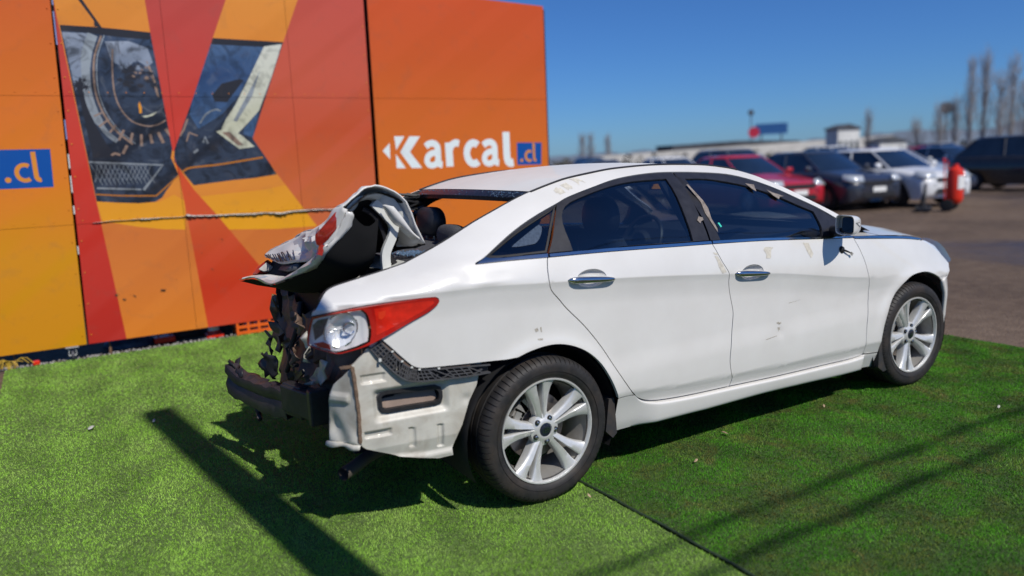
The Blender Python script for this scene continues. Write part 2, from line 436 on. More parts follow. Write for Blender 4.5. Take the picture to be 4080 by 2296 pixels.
# paint: pearl white under clear coat, faint dust and scuffs
m, nt, b = new_mat('paint')
p = gpos(nt); f = noise_tex(nt, 3.5, 6, .6, p)
c1 = ramp(nt, f, [(.35, (.625, .612, .582)), (.7, (.672, .662, .634))])
f2 = noise_tex(nt, 55, 6, .7, p, .3)
sp = ramp(nt, f2, [(.70, (0, 0, 0)), (.80, (1, 1, 1))])
sepz = node(nt, 'ShaderNodeSeparateXYZ'); nt.links.new(p, sepz.inputs[0])
low = ramp(nt, sepz.outputs['Z'], [(.20, (1, 1, 1)), (.46, (0, 0, 0))])
mm = node(nt, 'ShaderNodeMath', operation='MULTIPLY'); nt.links.new(sp, mm.inputs[0]); nt.links.new(low, mm.inputs[1])
mm2 = node(nt, 'ShaderNodeMath', operation='MULTIPLY_ADD'); nt.links.new(mm.outputs[0], mm2.inputs[0]); mm2.inputs[1].default_value = .25
lf = noise_tex(nt, 7, 5, .6, p); lfr = ramp(nt, lf, [(.45, (0, 0, 0)), (.75, (.18, .18, .18))])
ml = node(nt, 'ShaderNodeMath', operation='MULTIPLY'); nt.links.new(lfr, ml.inputs[0]); nt.links.new(low, ml.inputs[1]); nt.links.new(ml.outputs[0], mm2.inputs[2])
nt.links.new(mixc(nt, mm2.outputs[0], c1, (.33, .29, .23)), b.inputs['Base Color'])
b.inputs['Roughness'].default_value = .38; b.inputs['Coat Weight'].default_value = .7; b.inputs['Coat Roughness'].default_value = .03
b.inputs['Sheen Weight'].default_value = 0.
bump(nt, b, noise_tex(nt, 900, 2, .5, p), .015, .002)
PAINT = MATS['paint']
mat('body_dark', (.012, .012, .013), .75)
mat('trim_black', (.022, .022, .026), .34, nscale=18, namt=.3)
mat('rubber_seal', (.010, .010, .011), .6)
mat('chrome', (.60, .60, .60), .14, 1.0, nscale=30, namt=.05)
mat('chrome_dull', (.60, .62, .66), .16, 1.0)
GLASS = glass_mat('window_glass', (.40, .47, .53), 0, 1.52, 2.1)
CLEAR = glass_mat('clear_plastic', (.93, .94, .95), .01, 1.49)
mat('pane_clear', (.055, .075, .105), .25, coat=.8, nscale=90, namt=.3)
mat('interior_black', (.020, .020, .022), .75, nscale=60, namt=.35, bmp=.15, bscale=300)
mat('interior_fabric', (.055, .056, .062), .9, nscale=180, namt=.4, bmp=.3, bscale=700)
mat('interior_grey', (.30, .29, .27), .8, nscale=30)
mat('white_inner', (.60, .61, .58), .42, coat=.3, nscale=14, namt=.06)

AFT_L = lambda v: Vector((v.x if v.x > -.15 else -.15 + (v.x + .15) * .76 + .03 * mnoise.noise(v * 7), v.y + (.0 if v.x > -.15 else (-.15 - v.x) * .10 + .025 * mnoise.noise(v * 9 + Vector((3, 0, 0)))), v.z + (0 if v.x > -.15 else .03 * mnoise.noise(v * 8 + Vector((9, 1, 0))))))
QUARTER = outl(DECK, BACKL, DITCH) + outl([DITCH[-1], WTOP[0]], WTOP, [WTOP[-1], (-.295, 1.104), (-.134, 1.104), (.046, 1.100)], RDREAR, [RDREAR[-1], ARCH[0]], ARCH, [ARCH[-1], QLOW[0]], QLOW, LAMPLOW, LAMPTOP)
def crease(x0, x1, d, f=None): return [(x, (f or Z5)(x) + d) for x in np.linspace(x0, x1, 48)]
CR2 = lambda x0, x1: [crease(x0, x1, .0035), crease(x0, x1, -.0035)]
FOLD = lambda x0, x1: [crease(x0, x1, .041, ZF), crease(x0, x1, .049, ZF)]
panel('quarter_panel', QUARTER, wbody, PAINT, CAR, sx=.022, sz=.014, lines=CR2(-.47, .0), label='right rear quarter panel with roof rail and dents above the lamp')
panel('quarter_panel', QUARTER, wbody, PAINT, CAR, sx=.04, sz=.025, side=1, warp=AFT_L)
RDOOR = outl(BELT_R, BSEAM, RDBOT, RDREAR[::-1])
FDOOR = outl(BELT_F, FDFRONT, FDBOT, BSEAM[::-1])
FENDER = outl(FETOP, FEBUMP, FARCH, FEBOT, [FEBOT[-1], FDFRONT[-2]], FDFRONT[-2::-1])
doors = {}
cupo = lambda cx: [(cx + .083 * math.cos(a), Z5(cx) + .007 + .040 * math.sin(a)) for a in np.linspace(0, 2 * math.pi, 30, endpoint=False)]
for side in (-1, 1):
    k = 1 if side < 0 else 1.8
    doors['r', side] = panel('rear_door', RDOOR, wbody, PAINT, CAR, sx=.03 * k, sz=.016 * k, side=side, lines=[q for c_ in CR2(.06, 1.09) for q in ([p for p in c_ if p[0] < .160], [p for p in c_ if p[0] > .344])] + FOLD(.60, 1.135), holes=[cupo(.252)] if side < 0 else ())
    doors['f', side] = panel('front_door', FDOOR, wbody, PAINT, CAR, sx=.03 * k, sz=.016 * k, side=side, lines=[q for c_ in CR2(1.14, 2.26) for q in ([p for p in c_ if p[0] < 1.196], [p for p in c_ if p[0] > 1.380])] + FOLD(1.175, 2.28), holes=[cupo(1.288)] if side < 0 else ())
    doors['w', side] = panel('front_wing', FENDER, wbody, PAINT, CAR, sx=.03 * k, sz=.018 * k, side=side)
    # black bands round the side windows, cut in two at the door gaps, and the panes
    fr_q = outl([(-.294, 1.107), (-.223, 1.133), (-.046, 1.216), (.078, 1.268), (.212, 1.314)], [(.212, 1.314), (.130, 1.211), (.052, 1.117)], [(.052, 1.117), (-.2, 1.119)])
    fr_r = outl([(.219, 1.317), (.288, 1.341), (.420, 1.373), (.590, 1.405), (.749, 1.421), (.911, 1.428), (1.040, 1.426)], [(1.040, 1.426), (1.020, 1.25), (1.022, 1.085)], [(1.022, 1.085), (.827, 1.092), (.383, 1.109), (.06, 1.115)], [(.06, 1.115), (.139, 1.211)])
    fr_f = outl([(1.046, 1.426), (1.205, 1.418), (1.422, 1.399), (1.572, 1.362), (1.710, 1.308), (1.849, 1.240), (1.967, 1.185), (2.080, 1.124), (2.150, 1.075)], [(2.150, 1.075), (2.185, 1.03), (2.19, 1.010)], [(2.19, 1.010), (1.904, 1.029), (1.402, 1.067), (1.03, 1.084)], [(1.03, 1.084), (1.027, 1.25)])
    for nm, frm, gl, par in (('quarter_window', fr_q, GLASS_Q, CAR), ('rear_window', fr_r, GLASS_R, doors['r', side]), ('front_window', fr_f, GLASS_F, doors['f', side])):
        g = clean(crom(gl, 3, True))
        fo = panel('window_frame', frm, surf_off(.006), 'trim_black', par, holes=[g], sx=.05, sz=.03, side=side, flange=.03)
        panel('window_seal', inset(g, -.002), surf_off(.010), 'rubber_seal', fo, holes=[inset(g, .006)], sx=.06, sz=.06, gap=0, side=side, flange=.012) if side < 0 and par is CAR else None
        if side > 0 and nm != 'front_window': continue      # far rear panes are gone: the hoarding shows straight through
        panel('window_pane', inset(g, -.006), surf_off(.015), GLASS, par, sx=.06, sz=.04, gap=0, side=side, flange=0)
    panel('pane_clear_area', crom(QWIN, 3, True), surf_off(.0140), 'pane_clear', CAR, sx=.04, sz=.03, gap=0, side=side, flange=0) if side < 0 else None
    # bright strip below the windows and on along the wing
    panel('belt_strip', [(-.293, 1.105), (-.240, 1.127), (-.222, 1.121), (-.163, 1.118), (.052, 1.116), (.045, 1.101), (-.134, 1.106)], surf_off(-.004), 'chrome', CAR, sx=.04, sz=.02, gap=0, side=side, flange=.02)
    panel('belt_strip', [(.060, 1.114), (.383, 1.108), (.827, 1.091), (1.023, 1.084), (1.027, 1.071), (.822, 1.078), (.378, 1.095), (.056, 1.102)], surf_off(-.004), 'chrome', doors['r', side], sx=.05, sz=.02, gap=0, side=side, flange=.02)
    panel('belt_strip', [(1.033, 1.084), (1.098, 1.081), (1.402, 1.066), (1.904, 1.028), (2.179, 1.010), (2.182, 1.000), (1.900, 1.020), (1.397, 1.054), (1.033, 1.071)], surf_off(-.004), 'chrome', doors['f', side], sx=.05, sz=.02, gap=0, side=side, flange=.02)
    panel('belt_strip', [(2.190, 1.006), (2.456, .986), (2.798, .951), (2.935, .926), (2.917, .920), (2.727, .946), (2.421, .974), (2.190, .994)], surf_off(-.003), 'chrome', doors['w', side], sx=.05, sz=.02, gap=0, side=side, flange=.03)
    # sill, lofted along its length: ledge under the doors, upright face, tuck below
    prof = [(.0012, .050), (.0030, .048), (.0048, .040), (.0066, .028), (.0080, .018), (.0095, .0135), (.012, .0115), (.018, .0112), (.030, .0124), (.045, .0142), (.060, .0162), (.072, .0182), (.084, .0205), (.096, .0235), (1, .031), (2, .055)]
    rkb = TB(.393, .2150, .425, .221, .876, .216, .988, .213, 1.351, .212, 1.756, .200, 2.212, .183, 2.444, .182)
    rows = []
    for x in np.concatenate([np.linspace(.396, .66, 26), np.linspace(.70, 2.26, 60), np.linspace(2.28, 2.442, 12)]):
        row = []; zt = ZB(x) - .001; zb = rkb(x)
        for t, o_ in prof:
            tt = t if t < .012 else .012 + (t - .012) * (zt - zb - .026) / .084
            z = zt - tt if t < 1 else (zb + .006 if t == 1 else zb)
            k_ = sstep(.50, .66, x) * (1 - sstep(2.28, 2.33, x)); fl_o = W5(x) - wbody(x, max(z, .26)) + .0012 + .4 * max(0, .26 - z)
            row.append(Vector((x, side * (W5(x) - (o_ * k_ + fl_o * (1 - k_))), z)))
        row.append(Vector((x, side * (W5(x) - .12), zb + .004)))
        rows.append(row)
    MB().grid(rows).build('sill', PAINT, CAR, sharp=60)

# ------------------------------------------------------------------ roof, screens, bonnet, nose
DX = [q[0] for q in DITCH]; DZ = [q[1] for q in DITCH]
zd = pchip(DX, DZ)
def roof_pt(u, v, drop=0.):
    xs = .152 + u * (1.44 - .152); xc = .075 + u * (1.51 - .075)
    x = xs + (xc - xs) * (1 - v * v); xe = xs + (x - xs) * .3
    ww = wbody(xe, zd(xe)) - .004
    zc = zd(min(xe, 1.44)) + .024 * (1 - v * v) * (1 - .25 * abs(2 * u - 1)) - (.012 * (1 - v * v) * max(0, u - .7) / .3)
    return Vector((x, v * ww, zc - .002 - drop))
m_ = MATS['paint'].copy(); m_.name = 'roof_paint'; MATS['roof_paint'] = m_; q_ = m_.node_tree.nodes['Principled BSDF']; q_.inputs['Coat Weight'].default_value = .15; q_.inputs['Roughness'].default_value = .55; q_.inputs['Specular IOR Level'].default_value = .3     # dull top: weaker coat cuts the grazing sky reflection
vs_ = [math.sin(math.pi / 2 * (-1 + 2 * j / 26)) for j in range(27)]
MB().grid([[roof_pt(i / 30, v) for v in vs_] for i in range(31)]).build('roof', 'roof_paint', CAR, sharp=None)
MB().grid([[roof_pt(.02 + .96 * i / 14, v * .985, .035) for v in vs_[::2]] for i in range(15)]).build('headliner', 'interior_black', CAR)
for s in (-1, 1):
    q = [Vector((x, s * (wbody(x, zd(x)) + .001), zd(x) + .001)) for x in np.linspace(.14, 1.55, 40)]
    MB().tube(q, .0055, 6).build('roof_moulding', 'trim_black', CAR)
# windscreen
def scr_pt(u, v, off=0.):
    a = roof_pt(1.0, v); a.z -= .006
    b = Vector((2.56 - .36 * v * v, .80 * v, 1.015 + .085 * v * v))
    p = a.lerp(b, u); p.z += .035 * math.sin(math.pi * u) + off; p.x += .01 * math.sin(math.pi * u)
    return p
MB().grid([[scr_pt(i / 14, v * .97) for v in vs_[::2]] for i in range(15)]).build('windscreen', glass_mat('windscreen_glass', (.55, .62, .62), 0, 1.5), CAR, sharp=None)
fr = MB()
for s in (-1, 1):
    fr.grid([[scr_pt(i / 14, s * .90, .001), scr_pt(i / 14, s * 1.0, .001)] for i in range(15)])
fr.grid([[scr_pt(.0, v * .98, .001), scr_pt(.06, v * .98, .001)] for v in vs_[::2]]).grid([[scr_pt(.93, v * .98, .001), scr_pt(1.03, v * .98, -.004)] for v in vs_[::2]])
fr.build('windscreen_frame', 'trim_black', CAR)
# bonnet and the white cowl corner behind its seam
zE = TB(2.1, 1.02, 2.19, 1.008, 2.456, .989, 2.8, .955, 2.95, .928, 3.3, .845, 3.6, .75)
zC = TB(2.1, 1.06, 2.456, 1.048, 2.95, .998, 3.3, .915, 3.5, .84, 3.6, .79)
wE = TB(2.1, .868, 2.456, .858, 2.8, .842, 2.95, .826, 3.3, .79, 3.6, .72)
def bon_pt(x, v):
    a = abs(v)
    return Vector((x, v * wE(x), zE(x) + (zC(x) - zE(x)) * (1 - a ** 2.4) + .010 * math.exp(-((a - .62) / .10) ** 2)))
MB().grid([[bon_pt(2.462 + (2.965 + .56 * (1 - abs(v) ** 2.6) - 2.462) * i / 26 - .03 * (1 - v * v) * (1 - i / 26), v) for v in vs_] for i in range(27)]).build('bonnet', PAINT, CAR, sharp=None)
for s in (-1, 1):
    cw = [[bon_pt(2.19 + (2.456 - 2.19) * i / 8 - .05 * (1 - v), s * v) + Vector((0, 0, -.001)) for v in np.linspace(.72, .998, 8)] for i in range(9)]
    MB().grid(cw).build('cowl_corner', PAINT, CAR, sharp=None)
MB().grid([[Vector((2.36 + .2 * (1 - v * v) * u + .10 * u, .8 * v, 1.03 + .02 * v * v - .04 * u)) for v in vs_[::3]] for u in (-.5, 0, .5, 1)]).build('cowl_grille', 'trim_black', CAR)
# head lamps
HL = [(2.93, .921), (2.985, .903), (3.113, .842), (3.205, .786), (3.262, .737), (3.34, .738), (3.38, .752), (3.36, .80), (3.27, .855), (3.12, .90), (3.0, .925)]
mat('lamp_chrome', (.90, .90, .90), .22, .25)
for s in (-1, 1):
    f_in = lambda x, z: wbody(x, z) - .05
    panel('headlamp', clean(crom(HL, 3, True)), surf_off(.003), CLEAR, CAR, sx=.05, sz=.04, gap=0, side=s, flange=0)
    panel('headlamp_reflector', inset(HL, .012), f_in, 'lamp_chrome', CAR, sx=.05, sz=.04, gap=0, side=s, flange=.02)
# front bumper: plan sections stacked in z
nb_x0 = TB(.14, 3.10, .2, 3.135, .34, 3.158, .45, 3.15, .56, 3.128, .63, 3.098, .650, 3.10, .662, 3.17, .69, 3.20, .72, 3.232, .74, 3.262)
nb_f = TB(.14, 3.50, .2, 3.60, .34, 3.67, .5, 3.69, .62, 3.68, .70, 3.66, .74, 3.64)
rows = []
for z in [.14, .16, .19, .23, .28, .34, .40, .46, .52, .56, .60, .63, .648, .655, .662, .68, .70, .72, .734]:
    row = []; x0 = nb_x0(z); xs = min(x0, 3.09); w0 = (wbody(xs, max(z, .26)) - .0015) - max(0, .26 - z) * .45; ph0 = R_(12); fx = nb_f(z)
    s1 = math.sin(ph0) + (1 - math.sin(ph0)) * (x0 - xs) / (fx - xs); ph1 = math.asin(s1)
    for j in range(49):
        a = -1 + 2 * j / 48; ph = ph1 + (math.pi / 2 - ph1) * (1 - abs(a)) ** .9
        row.append(Vector((xs + (fx - xs) * (math.sin(ph) - math.sin(ph0)) / (1 - math.sin(ph0)), math.copysign(math.cos(ph) / math.cos(ph0), a) * w0 if abs(a) > 1e-6 else 0., z)))
    rows.append(row)
bon_edge = [bon_pt(2.965 + .56 * (1 - abs(v) ** 2.6), v) + Vector((0, 0, -.012)) for v in vs_]
solid(MB().grid(rows).build('front_bumper', PAINT, CAR, sharp=None), .02, 1)
tp = rows[-1]
def tp_at(y):
    return min(tp, key=lambda p: abs(p.y - y)) + Vector((-.006, 0, -.002))
MB().grid([[q, tp_at(q.y)] for q in bon_edge]).build('nose_trim', 'trim_black', CAR)
MB().grid([[Vector((3.70 + .04 * (1 - v * v), .34 * v, z)) for v in np.linspace(-1, 1, 9)] for z in (.42, .52, .62, .70)]).build('grille', 'chrome_dull', CAR)

# ------------------------------------------------------------------ wheels
mat('tyre', (.018, .017, .017), .62, nscale=25, namt=.35, dirt=.34, dirtcol=(.075, .052, .036), bmp=.12, bscale=220)
mat('alloy', (.66, .66, .64), .36, .45, nscale=40, namt=.06, dirt=.10, dirtcol=(.28, .25, .20))
mat('alloy_inner', (.34, .33, .31), .45, .5, dirt=.3, dirtcol=(.16, .12, .08))
mat('steel', (.30, .27, .25), .42, .9, dirt=.25, dirtcol=(.16, .08, .04))
mat('cap_blue', (.012, .016, .030), .18, coat=.6)
mat('bolt_steel', (.42, .42, .42), .28, 1.0)
def make_wheel(a_win, side=-1):
    w = empty('wheel', parent=CAR)
    yy = lambda h: h * (-side)           # h measured inwards from the rim face
    P3 = lambda r, a, h: Vector((r * math.cos(a), yy(h), r * math.sin(a)))
    # tyre with shoulder sipes and rain grooves
    prof = [(.222, .020, 0), (.2375, .012, 0), (.243, .004, 0), (.252, -.003, 0), (.262, -.0065, 0), (.268, -.008, 0), (.2685, -.0055, 0), (.271, -.0055, 0), (.2715, -.0085, 0), (.288, -.010, 0), (.303, -.0075, 0), (.313, -.003, 1), (.322, .006, 1), (.328, .017, 1), (.3315, .030, 1), (.3328, .042, 1), (.3333, .050, 1), (.326, .0515, 0), (.326, .0595, 0), (.3335, .061, 1), (.334, .095, 1), (.326, .0965, 0), (.326, .106, 0), (.334, .1075, 1), (.3335, .146, 1), (.326, .1475, 0), (.326, .156, 0), (.333, .158, 1), (.3318, .178, 1), (.328, .194, 1), (.320, .205, 0), (.300, .216, 0), (.26, .213, 0), (.225, .200, 0)]
    ns = 76; cols = []
    for k in range(ns):
        st = 2 * math.pi / ns
        for off, dep in ((0, 1), (.13, 1), (.16, 0), (.58, 0), (.97, 0)): cols.append((k * st + off * st, dep))
    vs = []; m = len(prof)
    for a, dep in cols:
        for r, h, g in prof:
            sk = -.10 * (h - .03) if h < .08 else .10 * (h - .13)
            vs.append(P3(r - (.0055 if g and dep and (h < .05 or h > .157) else 0), a + (sk if g else 0), h))
    fs = []
    n = len(cols)
    for k in range(n):
        k2 = (k + 1) % n
        for j in range(m - 1):
            q = (k * m + j, k * m + j + 1, k2 * m + j + 1, k2 * m + j); fs.append(q if side < 0 else q[::-1])
    ty = meshobj('tyre', vs, fs, 'tyre', w, True, 38)
    # barrel and lip
    lp = MB().lathe([(.2385, .012), (.2408, .004), (.2395, .000), (.2335, .0005), (.2300, .006), (.2275, .022)], 96)
    if side > 0: lp.v = [(a, -b_, c) for a, b_, c in lp.v]
    rim = lp.build('rim', 'alloy', w, sharp=40)
    lp = MB().lathe([(.2275, .022), (.2240, .040), (.2140, .075), (.2080, .12), (.216, .19)], 72)
    if side > 0: lp.v = [(a, -b_, c) for a, b_, c in lp.v]
    lp.build('barrel', 'alloy_inner', rim, sharp=40)
    # spokes: five pairs
    sp = MB()
    for k in range(5):
        ac = a_win + R_(36) + k * R_(72)
        for sgn in (-1, 1):
            rows = []
            for i in range(15):
                t = i / 14; r = .048 + t * (.2285 - .048)
                aoff = sgn * R_(float(np.interp(t, [0, .25, .5, .8, 1], [13, 10.0, 8.9, 9.8, 11.0])))
                hw = float(np.interp(t, [0, .25, .5, .75, .9, 1], [.0120, .0138, .0172, .0215, .0270, .034]))
                dep = .030 - .012 * math.sin(min(1, t * 1.25) * math.pi / 2) - .012 * t ** 3
                c0 = P3(r, ac + aoff, 0); tang = Vector((-math.sin(ac + aoff), 0, math.cos(ac + aoff))) * sgn
                # cross-section from the slot side (inner) to the window side (outer)
                sec = [(-hw * .92, .052), (-hw * .97, .012), (-hw * .90, .004), (-hw * .72, .0), (hw * .10, .0045), (hw * .80, .0085), (hw, .016), (hw * .98, .055)]
                rows.append([c0 + tang * (u + .004 * t) + Vector((0, yy(dep + d_ * (1 - .45 * t ** 4)), 0)) for u, d_ in sec])
            sp.grid(rows)
    # centre boss with bolt pockets
    sp.build('spokes', 'alloy', rim, sharp=55)
    bs = MB().lathe([(.0, .026), (.031, .026), (.033, .022), (.044, .022), (.052, .029), (.072, .034), (.078, .048), (.074, .070)], 60)
    if side > 0: bs.v = [(a, -b_, c) for a, b_, c in bs.v]
    bs.build('hub', 'alloy', rim, sharp=45)
    for k in range(5):
        a = a_win + k * R_(72)
        c = P3(.055, a, 0)
        pk = MB().lathe([(.0, .026), (.0105, .0255), (.0118, .0235), (.0125, .026), (.0125, .04)], 18)
        bt = MB().lathe([(.0, .020), (.005, .0205), (.0082, .0225), (.0085, .034)], 6)
        for q in (pk, bt): q.v = [(x + c.x, (y if side < 0 else -y) , z + c.z) for x, y, z in q.v]
        pk.build('bolt_pocket', 'body_dark', rim); bt.build('wheel_bolt', 'bolt_steel', rim)
    cp = MB().lathe([(.0, .0195), (.020, .020), (.0285, .0225), (.0305, .027)], 40)
    if side > 0: cp.v = [(a, -b_, c) for a, b_, c in cp.v]
    cp.build('centre_cap', 'cap_blue', rim)
    em = MB()                      # slanted H in an oval
    for k in range(40):
        a0, a1 = 2 * math.pi * k / 40, 2 * math.pi * (k + 1) / 40
        pt = lambda a, f_: Vector((.0195 * f_ * math.cos(a), yy(.0185), .0125 * f_ * math.sin(a)))
        em.add([pt(a0, .86), pt(a1, .86), pt(a1, 1), pt(a0, 1)], [(0, 1, 2, 3)])
    for q in ([(-.0085, -.0095), (-.0050, -.0098), (-.0022, .0095), (-.0058, .0090)], [(.0050, -.0090), (.0085, -.0086), (.0105, .0080), (.0072, .0090)], [(-.0050, -.003), (.006, .0005), (.007, .0040), (-.0042, .0010)]):
        em.add([Vector((u, yy(.0180), v)) for u, v in q], [(0, 1, 2, 3)])
    em.build('emblem', 'chrome', rim)
    # brake
    bd = MB().lathe([(.06, .085), (.072, .085), (.074, .105), (.152, .105), (.154, .111), (.152, .118), (.07, .118)], 48)
    if side > 0: bd.v = [(a, -b_, c) for a, b_, c in bd.v]
    bd.build('brake_disc', 'steel', w)
    ca = MB()
    for a in np.linspace(R_(118), R_(172), 5):
        ca.box(P3(.135, a, .108), (.05, .07, .06), Matrix.Rotation(-a + math.pi / 2, 3, 'Y'))
    ca.box(P3(.142, R_(150), .070), (.03, .02, .055), Matrix.Rotation(-R_(150), 3, 'Y'))
    ca.build('brake_caliper', 'alloy_inner', w, smooth=False)
    return w
WHEEL_Y = .905
wl = make_wheel(R_(134)); wl.location = (0, -WHEEL_Y, .330)
wf = make_wheel(R_(152)); wf.location = (2.795, -WHEEL_Y, .330); wf.rotation_euler = (0, 0, R_(-1.5))
wl2 = make_wheel(R_(20), 1); wl2.location = (0, WHEEL_Y, .330)
wf2 = make_wheel(R_(50), 1); wf2.location = (2.795, WHEEL_Y, .330)
# wheel housings, floor pan
for hx in (0., 2.795):
    for s in (-1, 1):
        g = []
        for k in range(25):
            a = R_(-25 + 230 * k / 24); rr = .395
            g.append([Vector((hx + rr * math.cos(a), s * y, .33 + (rr - .015) * math.sin(a))) for y in (.52, .70, .84, .878)])
        c0 = [Vector((hx + .02 * math.cos(R_(-25 + 230 * k / 24)), s * .52, .33)) for k in range(25)]
        hb = MB().grid(g); hb.grid([[q[0], c] for q, c in zip(g, c0)])
        hb.build('wheel_housing', 'body_dark', CAR)
fl = MB().box((1.40, 0, .235), (1.98, 1.60, .05)).box((-.42, 0, .33), (.70, 1.1, .06)).box((3.25, 0, .26), (.55, 1.2, .08)).box((-.0, 0, .30), (.85, 1.0, .08)).box((2.8, 0, .32), (.8, 1.0, .2))
fl.build('floor_pan', 'body_dark', CAR, smooth=False)
mat('mudflap', (.030, .030, .032), .6, dirt=.4)
for s in (-1, 1):
    f = MB()
    pl = [(.392, .40), (.360, .40), (.338, .245), (.379, .205), (.404, .225)]
    f.prism(pl, lambda x, z: (x, s * .882, z), lambda x, z: (x, s * .76, z)).build('mudflap', 'mudflap', CAR, smooth=False)
    pl = [(2.449, .42), (2.475, .44), (2.50, .30), (2.545, .15), (2.50, .142), (2.446, .178)]
    MB().prism(pl, lambda x, z: (x, s * .893, z), lambda x, z: (x, s * .78, z)).build('mudflap', 'mudflap', CAR, smooth=False)

# ------------------------------------------------------------------ handles, mirror
def handle(par, cx, L, tilt):
    """chrome grip over a dished cup"""
    z0 = Z5(cx) + .003
    h = empty('door_handle', parent=par)
    cup = [(cx + .0845 * math.cos(a), z0 + .004 + .0415 * math.sin(a)) for a in np.linspace(0, 2 * math.pi, 30, endpoint=False)]
    def fc(x, z):
        d = math.hypot((x - cx) / .085, (z - z0 - .004) / .042); return wbody(x, z) - .0006 - .026 * max(0, 1 - d ** 3)
    panel('handle_cup', cup, fc, PAINT, h, sx=.008, sz=.006, gap=0, flange=0)
    rows = []
    for i in range(25):
        t = i / 24; x = cx - L / 2 + L * t; e = math.sqrt(max(0.0, 1 - (2 * t - 1) ** 4)); e2 = e * (1 - .35 * t)
        hh = .0165 * e2 + .0008; dd = .011 * e + .001; z = z0 - .002 + tilt * (x - cx); y = -wbody(x, z) - .012 * min(1, e * 1.1)
        rows.append([Vector((x, y - dd * math.cos(a), z + hh * math.sin(a))) for a in np.linspace(0, 2 * math.pi, 15)[:-1]])
    MB().grid(rows, True).build('grip', 'chrome', h, sharp=None)
    return h
hr = handle(doors['r', -1], .252, .262, -.085)
hf = handle(doors['f', -1], 1.288, .262, -.10)
mr = empty('door_mirror', parent=CAR)
def mir(u, v, d):
    """u -1 inner..1 outer, v -1..1 up, d depth 0 rear rim .. 1 nose"""
    sh = 1 - .60 * d ** 2.6
    c = Vector((1.918 + .012 * u, -1.006 - .070 * u, 1.098 + .006 * u)) + Vector((.105 * d, .010 * d, -.004 * d))
    q = (abs(u) ** 4 + abs(v) ** 4) ** .25 + 1e-9
    return Vector((1.915 - .022 * u * sh, -1.003 - .072 * u * sh, 1.098 + .054 * v * sh)) + Vector((.165 * d, .036 * d, -.006 * d))
def sq(a):
    c, s_ = math.cos(a), math.sin(a); k = (abs(c) ** 5 + abs(s_) ** 5) ** (-1 / 5); return c * k, s_ * k
rows = [[mir(*sq(a), d) for a in np.linspace(0, 2 * math.pi, 41)[:-1]] for d in (0, .04, .15, .3, .45, .6, .75, .88, .96, 1)]
rows.append([mir(.01 * math.cos(a), .01 * math.sin(a), 1.0) for a in np.linspace(0, 2 * math.pi, 41)[:-1]])
rows = [[mir(.90 * sq(a)[0], .88 * sq(a)[1], .30) for a in np.linspace(0, 2 * math.pi, 41)[:-1]], [mir(.93 * sq(a)[0], .91 * sq(a)[1], .02) for a in np.linspace(0, 2 * math.pi, 41)[:-1]]] + rows
MB().grid(rows, True).build('housing', PAINT, mr, sharp=50)
m, nt, b = new_mat('mirror_glass'); b.inputs['Metallic'].default_value = 1; b.inputs['Roughness'].default_value = .01; b.inputs['Base Color'].default_value = (.55, .58, .54, 1)
g = MB(); q = [mir(.22 + .58 * sq(a)[0], .02 + .76 * sq(a)[1], .08) for a in np.linspace(0, 2 * math.pi, 33)[:-1]]; g.add(q, [tuple(range(32))]); g.build('mirror_pane', 'mirror_glass', mr)
g = MB(); q = [mir(.22 + .64 * sq(a)[0], .02 + .82 * sq(a)[1], .105) for a in np.linspace(0, 2 * math.pi, 33)[:-1]]; g.add(q, [tuple(range(32))]); g.build('mirror_backing', 'rubber_seal', mr)
g = MB(); q = [mir(.92 * sq(a)[0], .90 * sq(a)[1], .28) for a in np.linspace(0, 2 * math.pi, 33)[:-1]]; g.add(q, [tuple(range(32))]); g.build('mirror_bowl', PAINT, mr)
# indicator lens on the outer end, wedge shaped
ind = [mir(1.0 - .02 * k, v, d) + Vector((0, -.0025, 0)) for k, v, d in ((0, .30, .12), (0, .32, .45), (0, .12, .62), (0, -.20, .52))]
MB().add(ind, [(0, 1, 2, 3)]).build('indicator', 'trim_black', mr)
ind2 = [mir(1.0, v, d) + Vector((0, -.004, 0)) for v, d in ((.24, .20), (.26, .44), (.10, .56), (-.10, .48))]
MB().add(ind2, [(0, 1, 2, 3)]).build('indicator_lens', 'lamp_chrome', mr)
MB().tube([(2.02, -.86, 1.052), (2.0, -.92, 1.050), (1.985, -.965, 1.060)], [.034, .028, .024], 12).build('mirror_arm', 'trim_black', mr)
# loose speaker or indicator torn out below the mirror
cl = empty('torn_connector', parent=doors['f', -1])
yb = -wbody(2.06, .94)
MB().lathe([(.0, -.014), (.012, -.013), (.019, -.008), (.022, 0)], 16, 'y', (2.050, yb, .942)).build('grommet', 'rubber_seal', cl)
MB().tube([(2.06, yb - .008, .940), (2.085, yb - .016, .930), (2.112, yb - .020, .918)], [.006, .005, .003], 6).build('wire', 'rubber_seal', cl)
MB().box((2.118, yb - .020, .914), (.018, .004, .016), Matrix.Rotation(.6, 3, 'Y')).build('plug', 'interior_grey', cl)
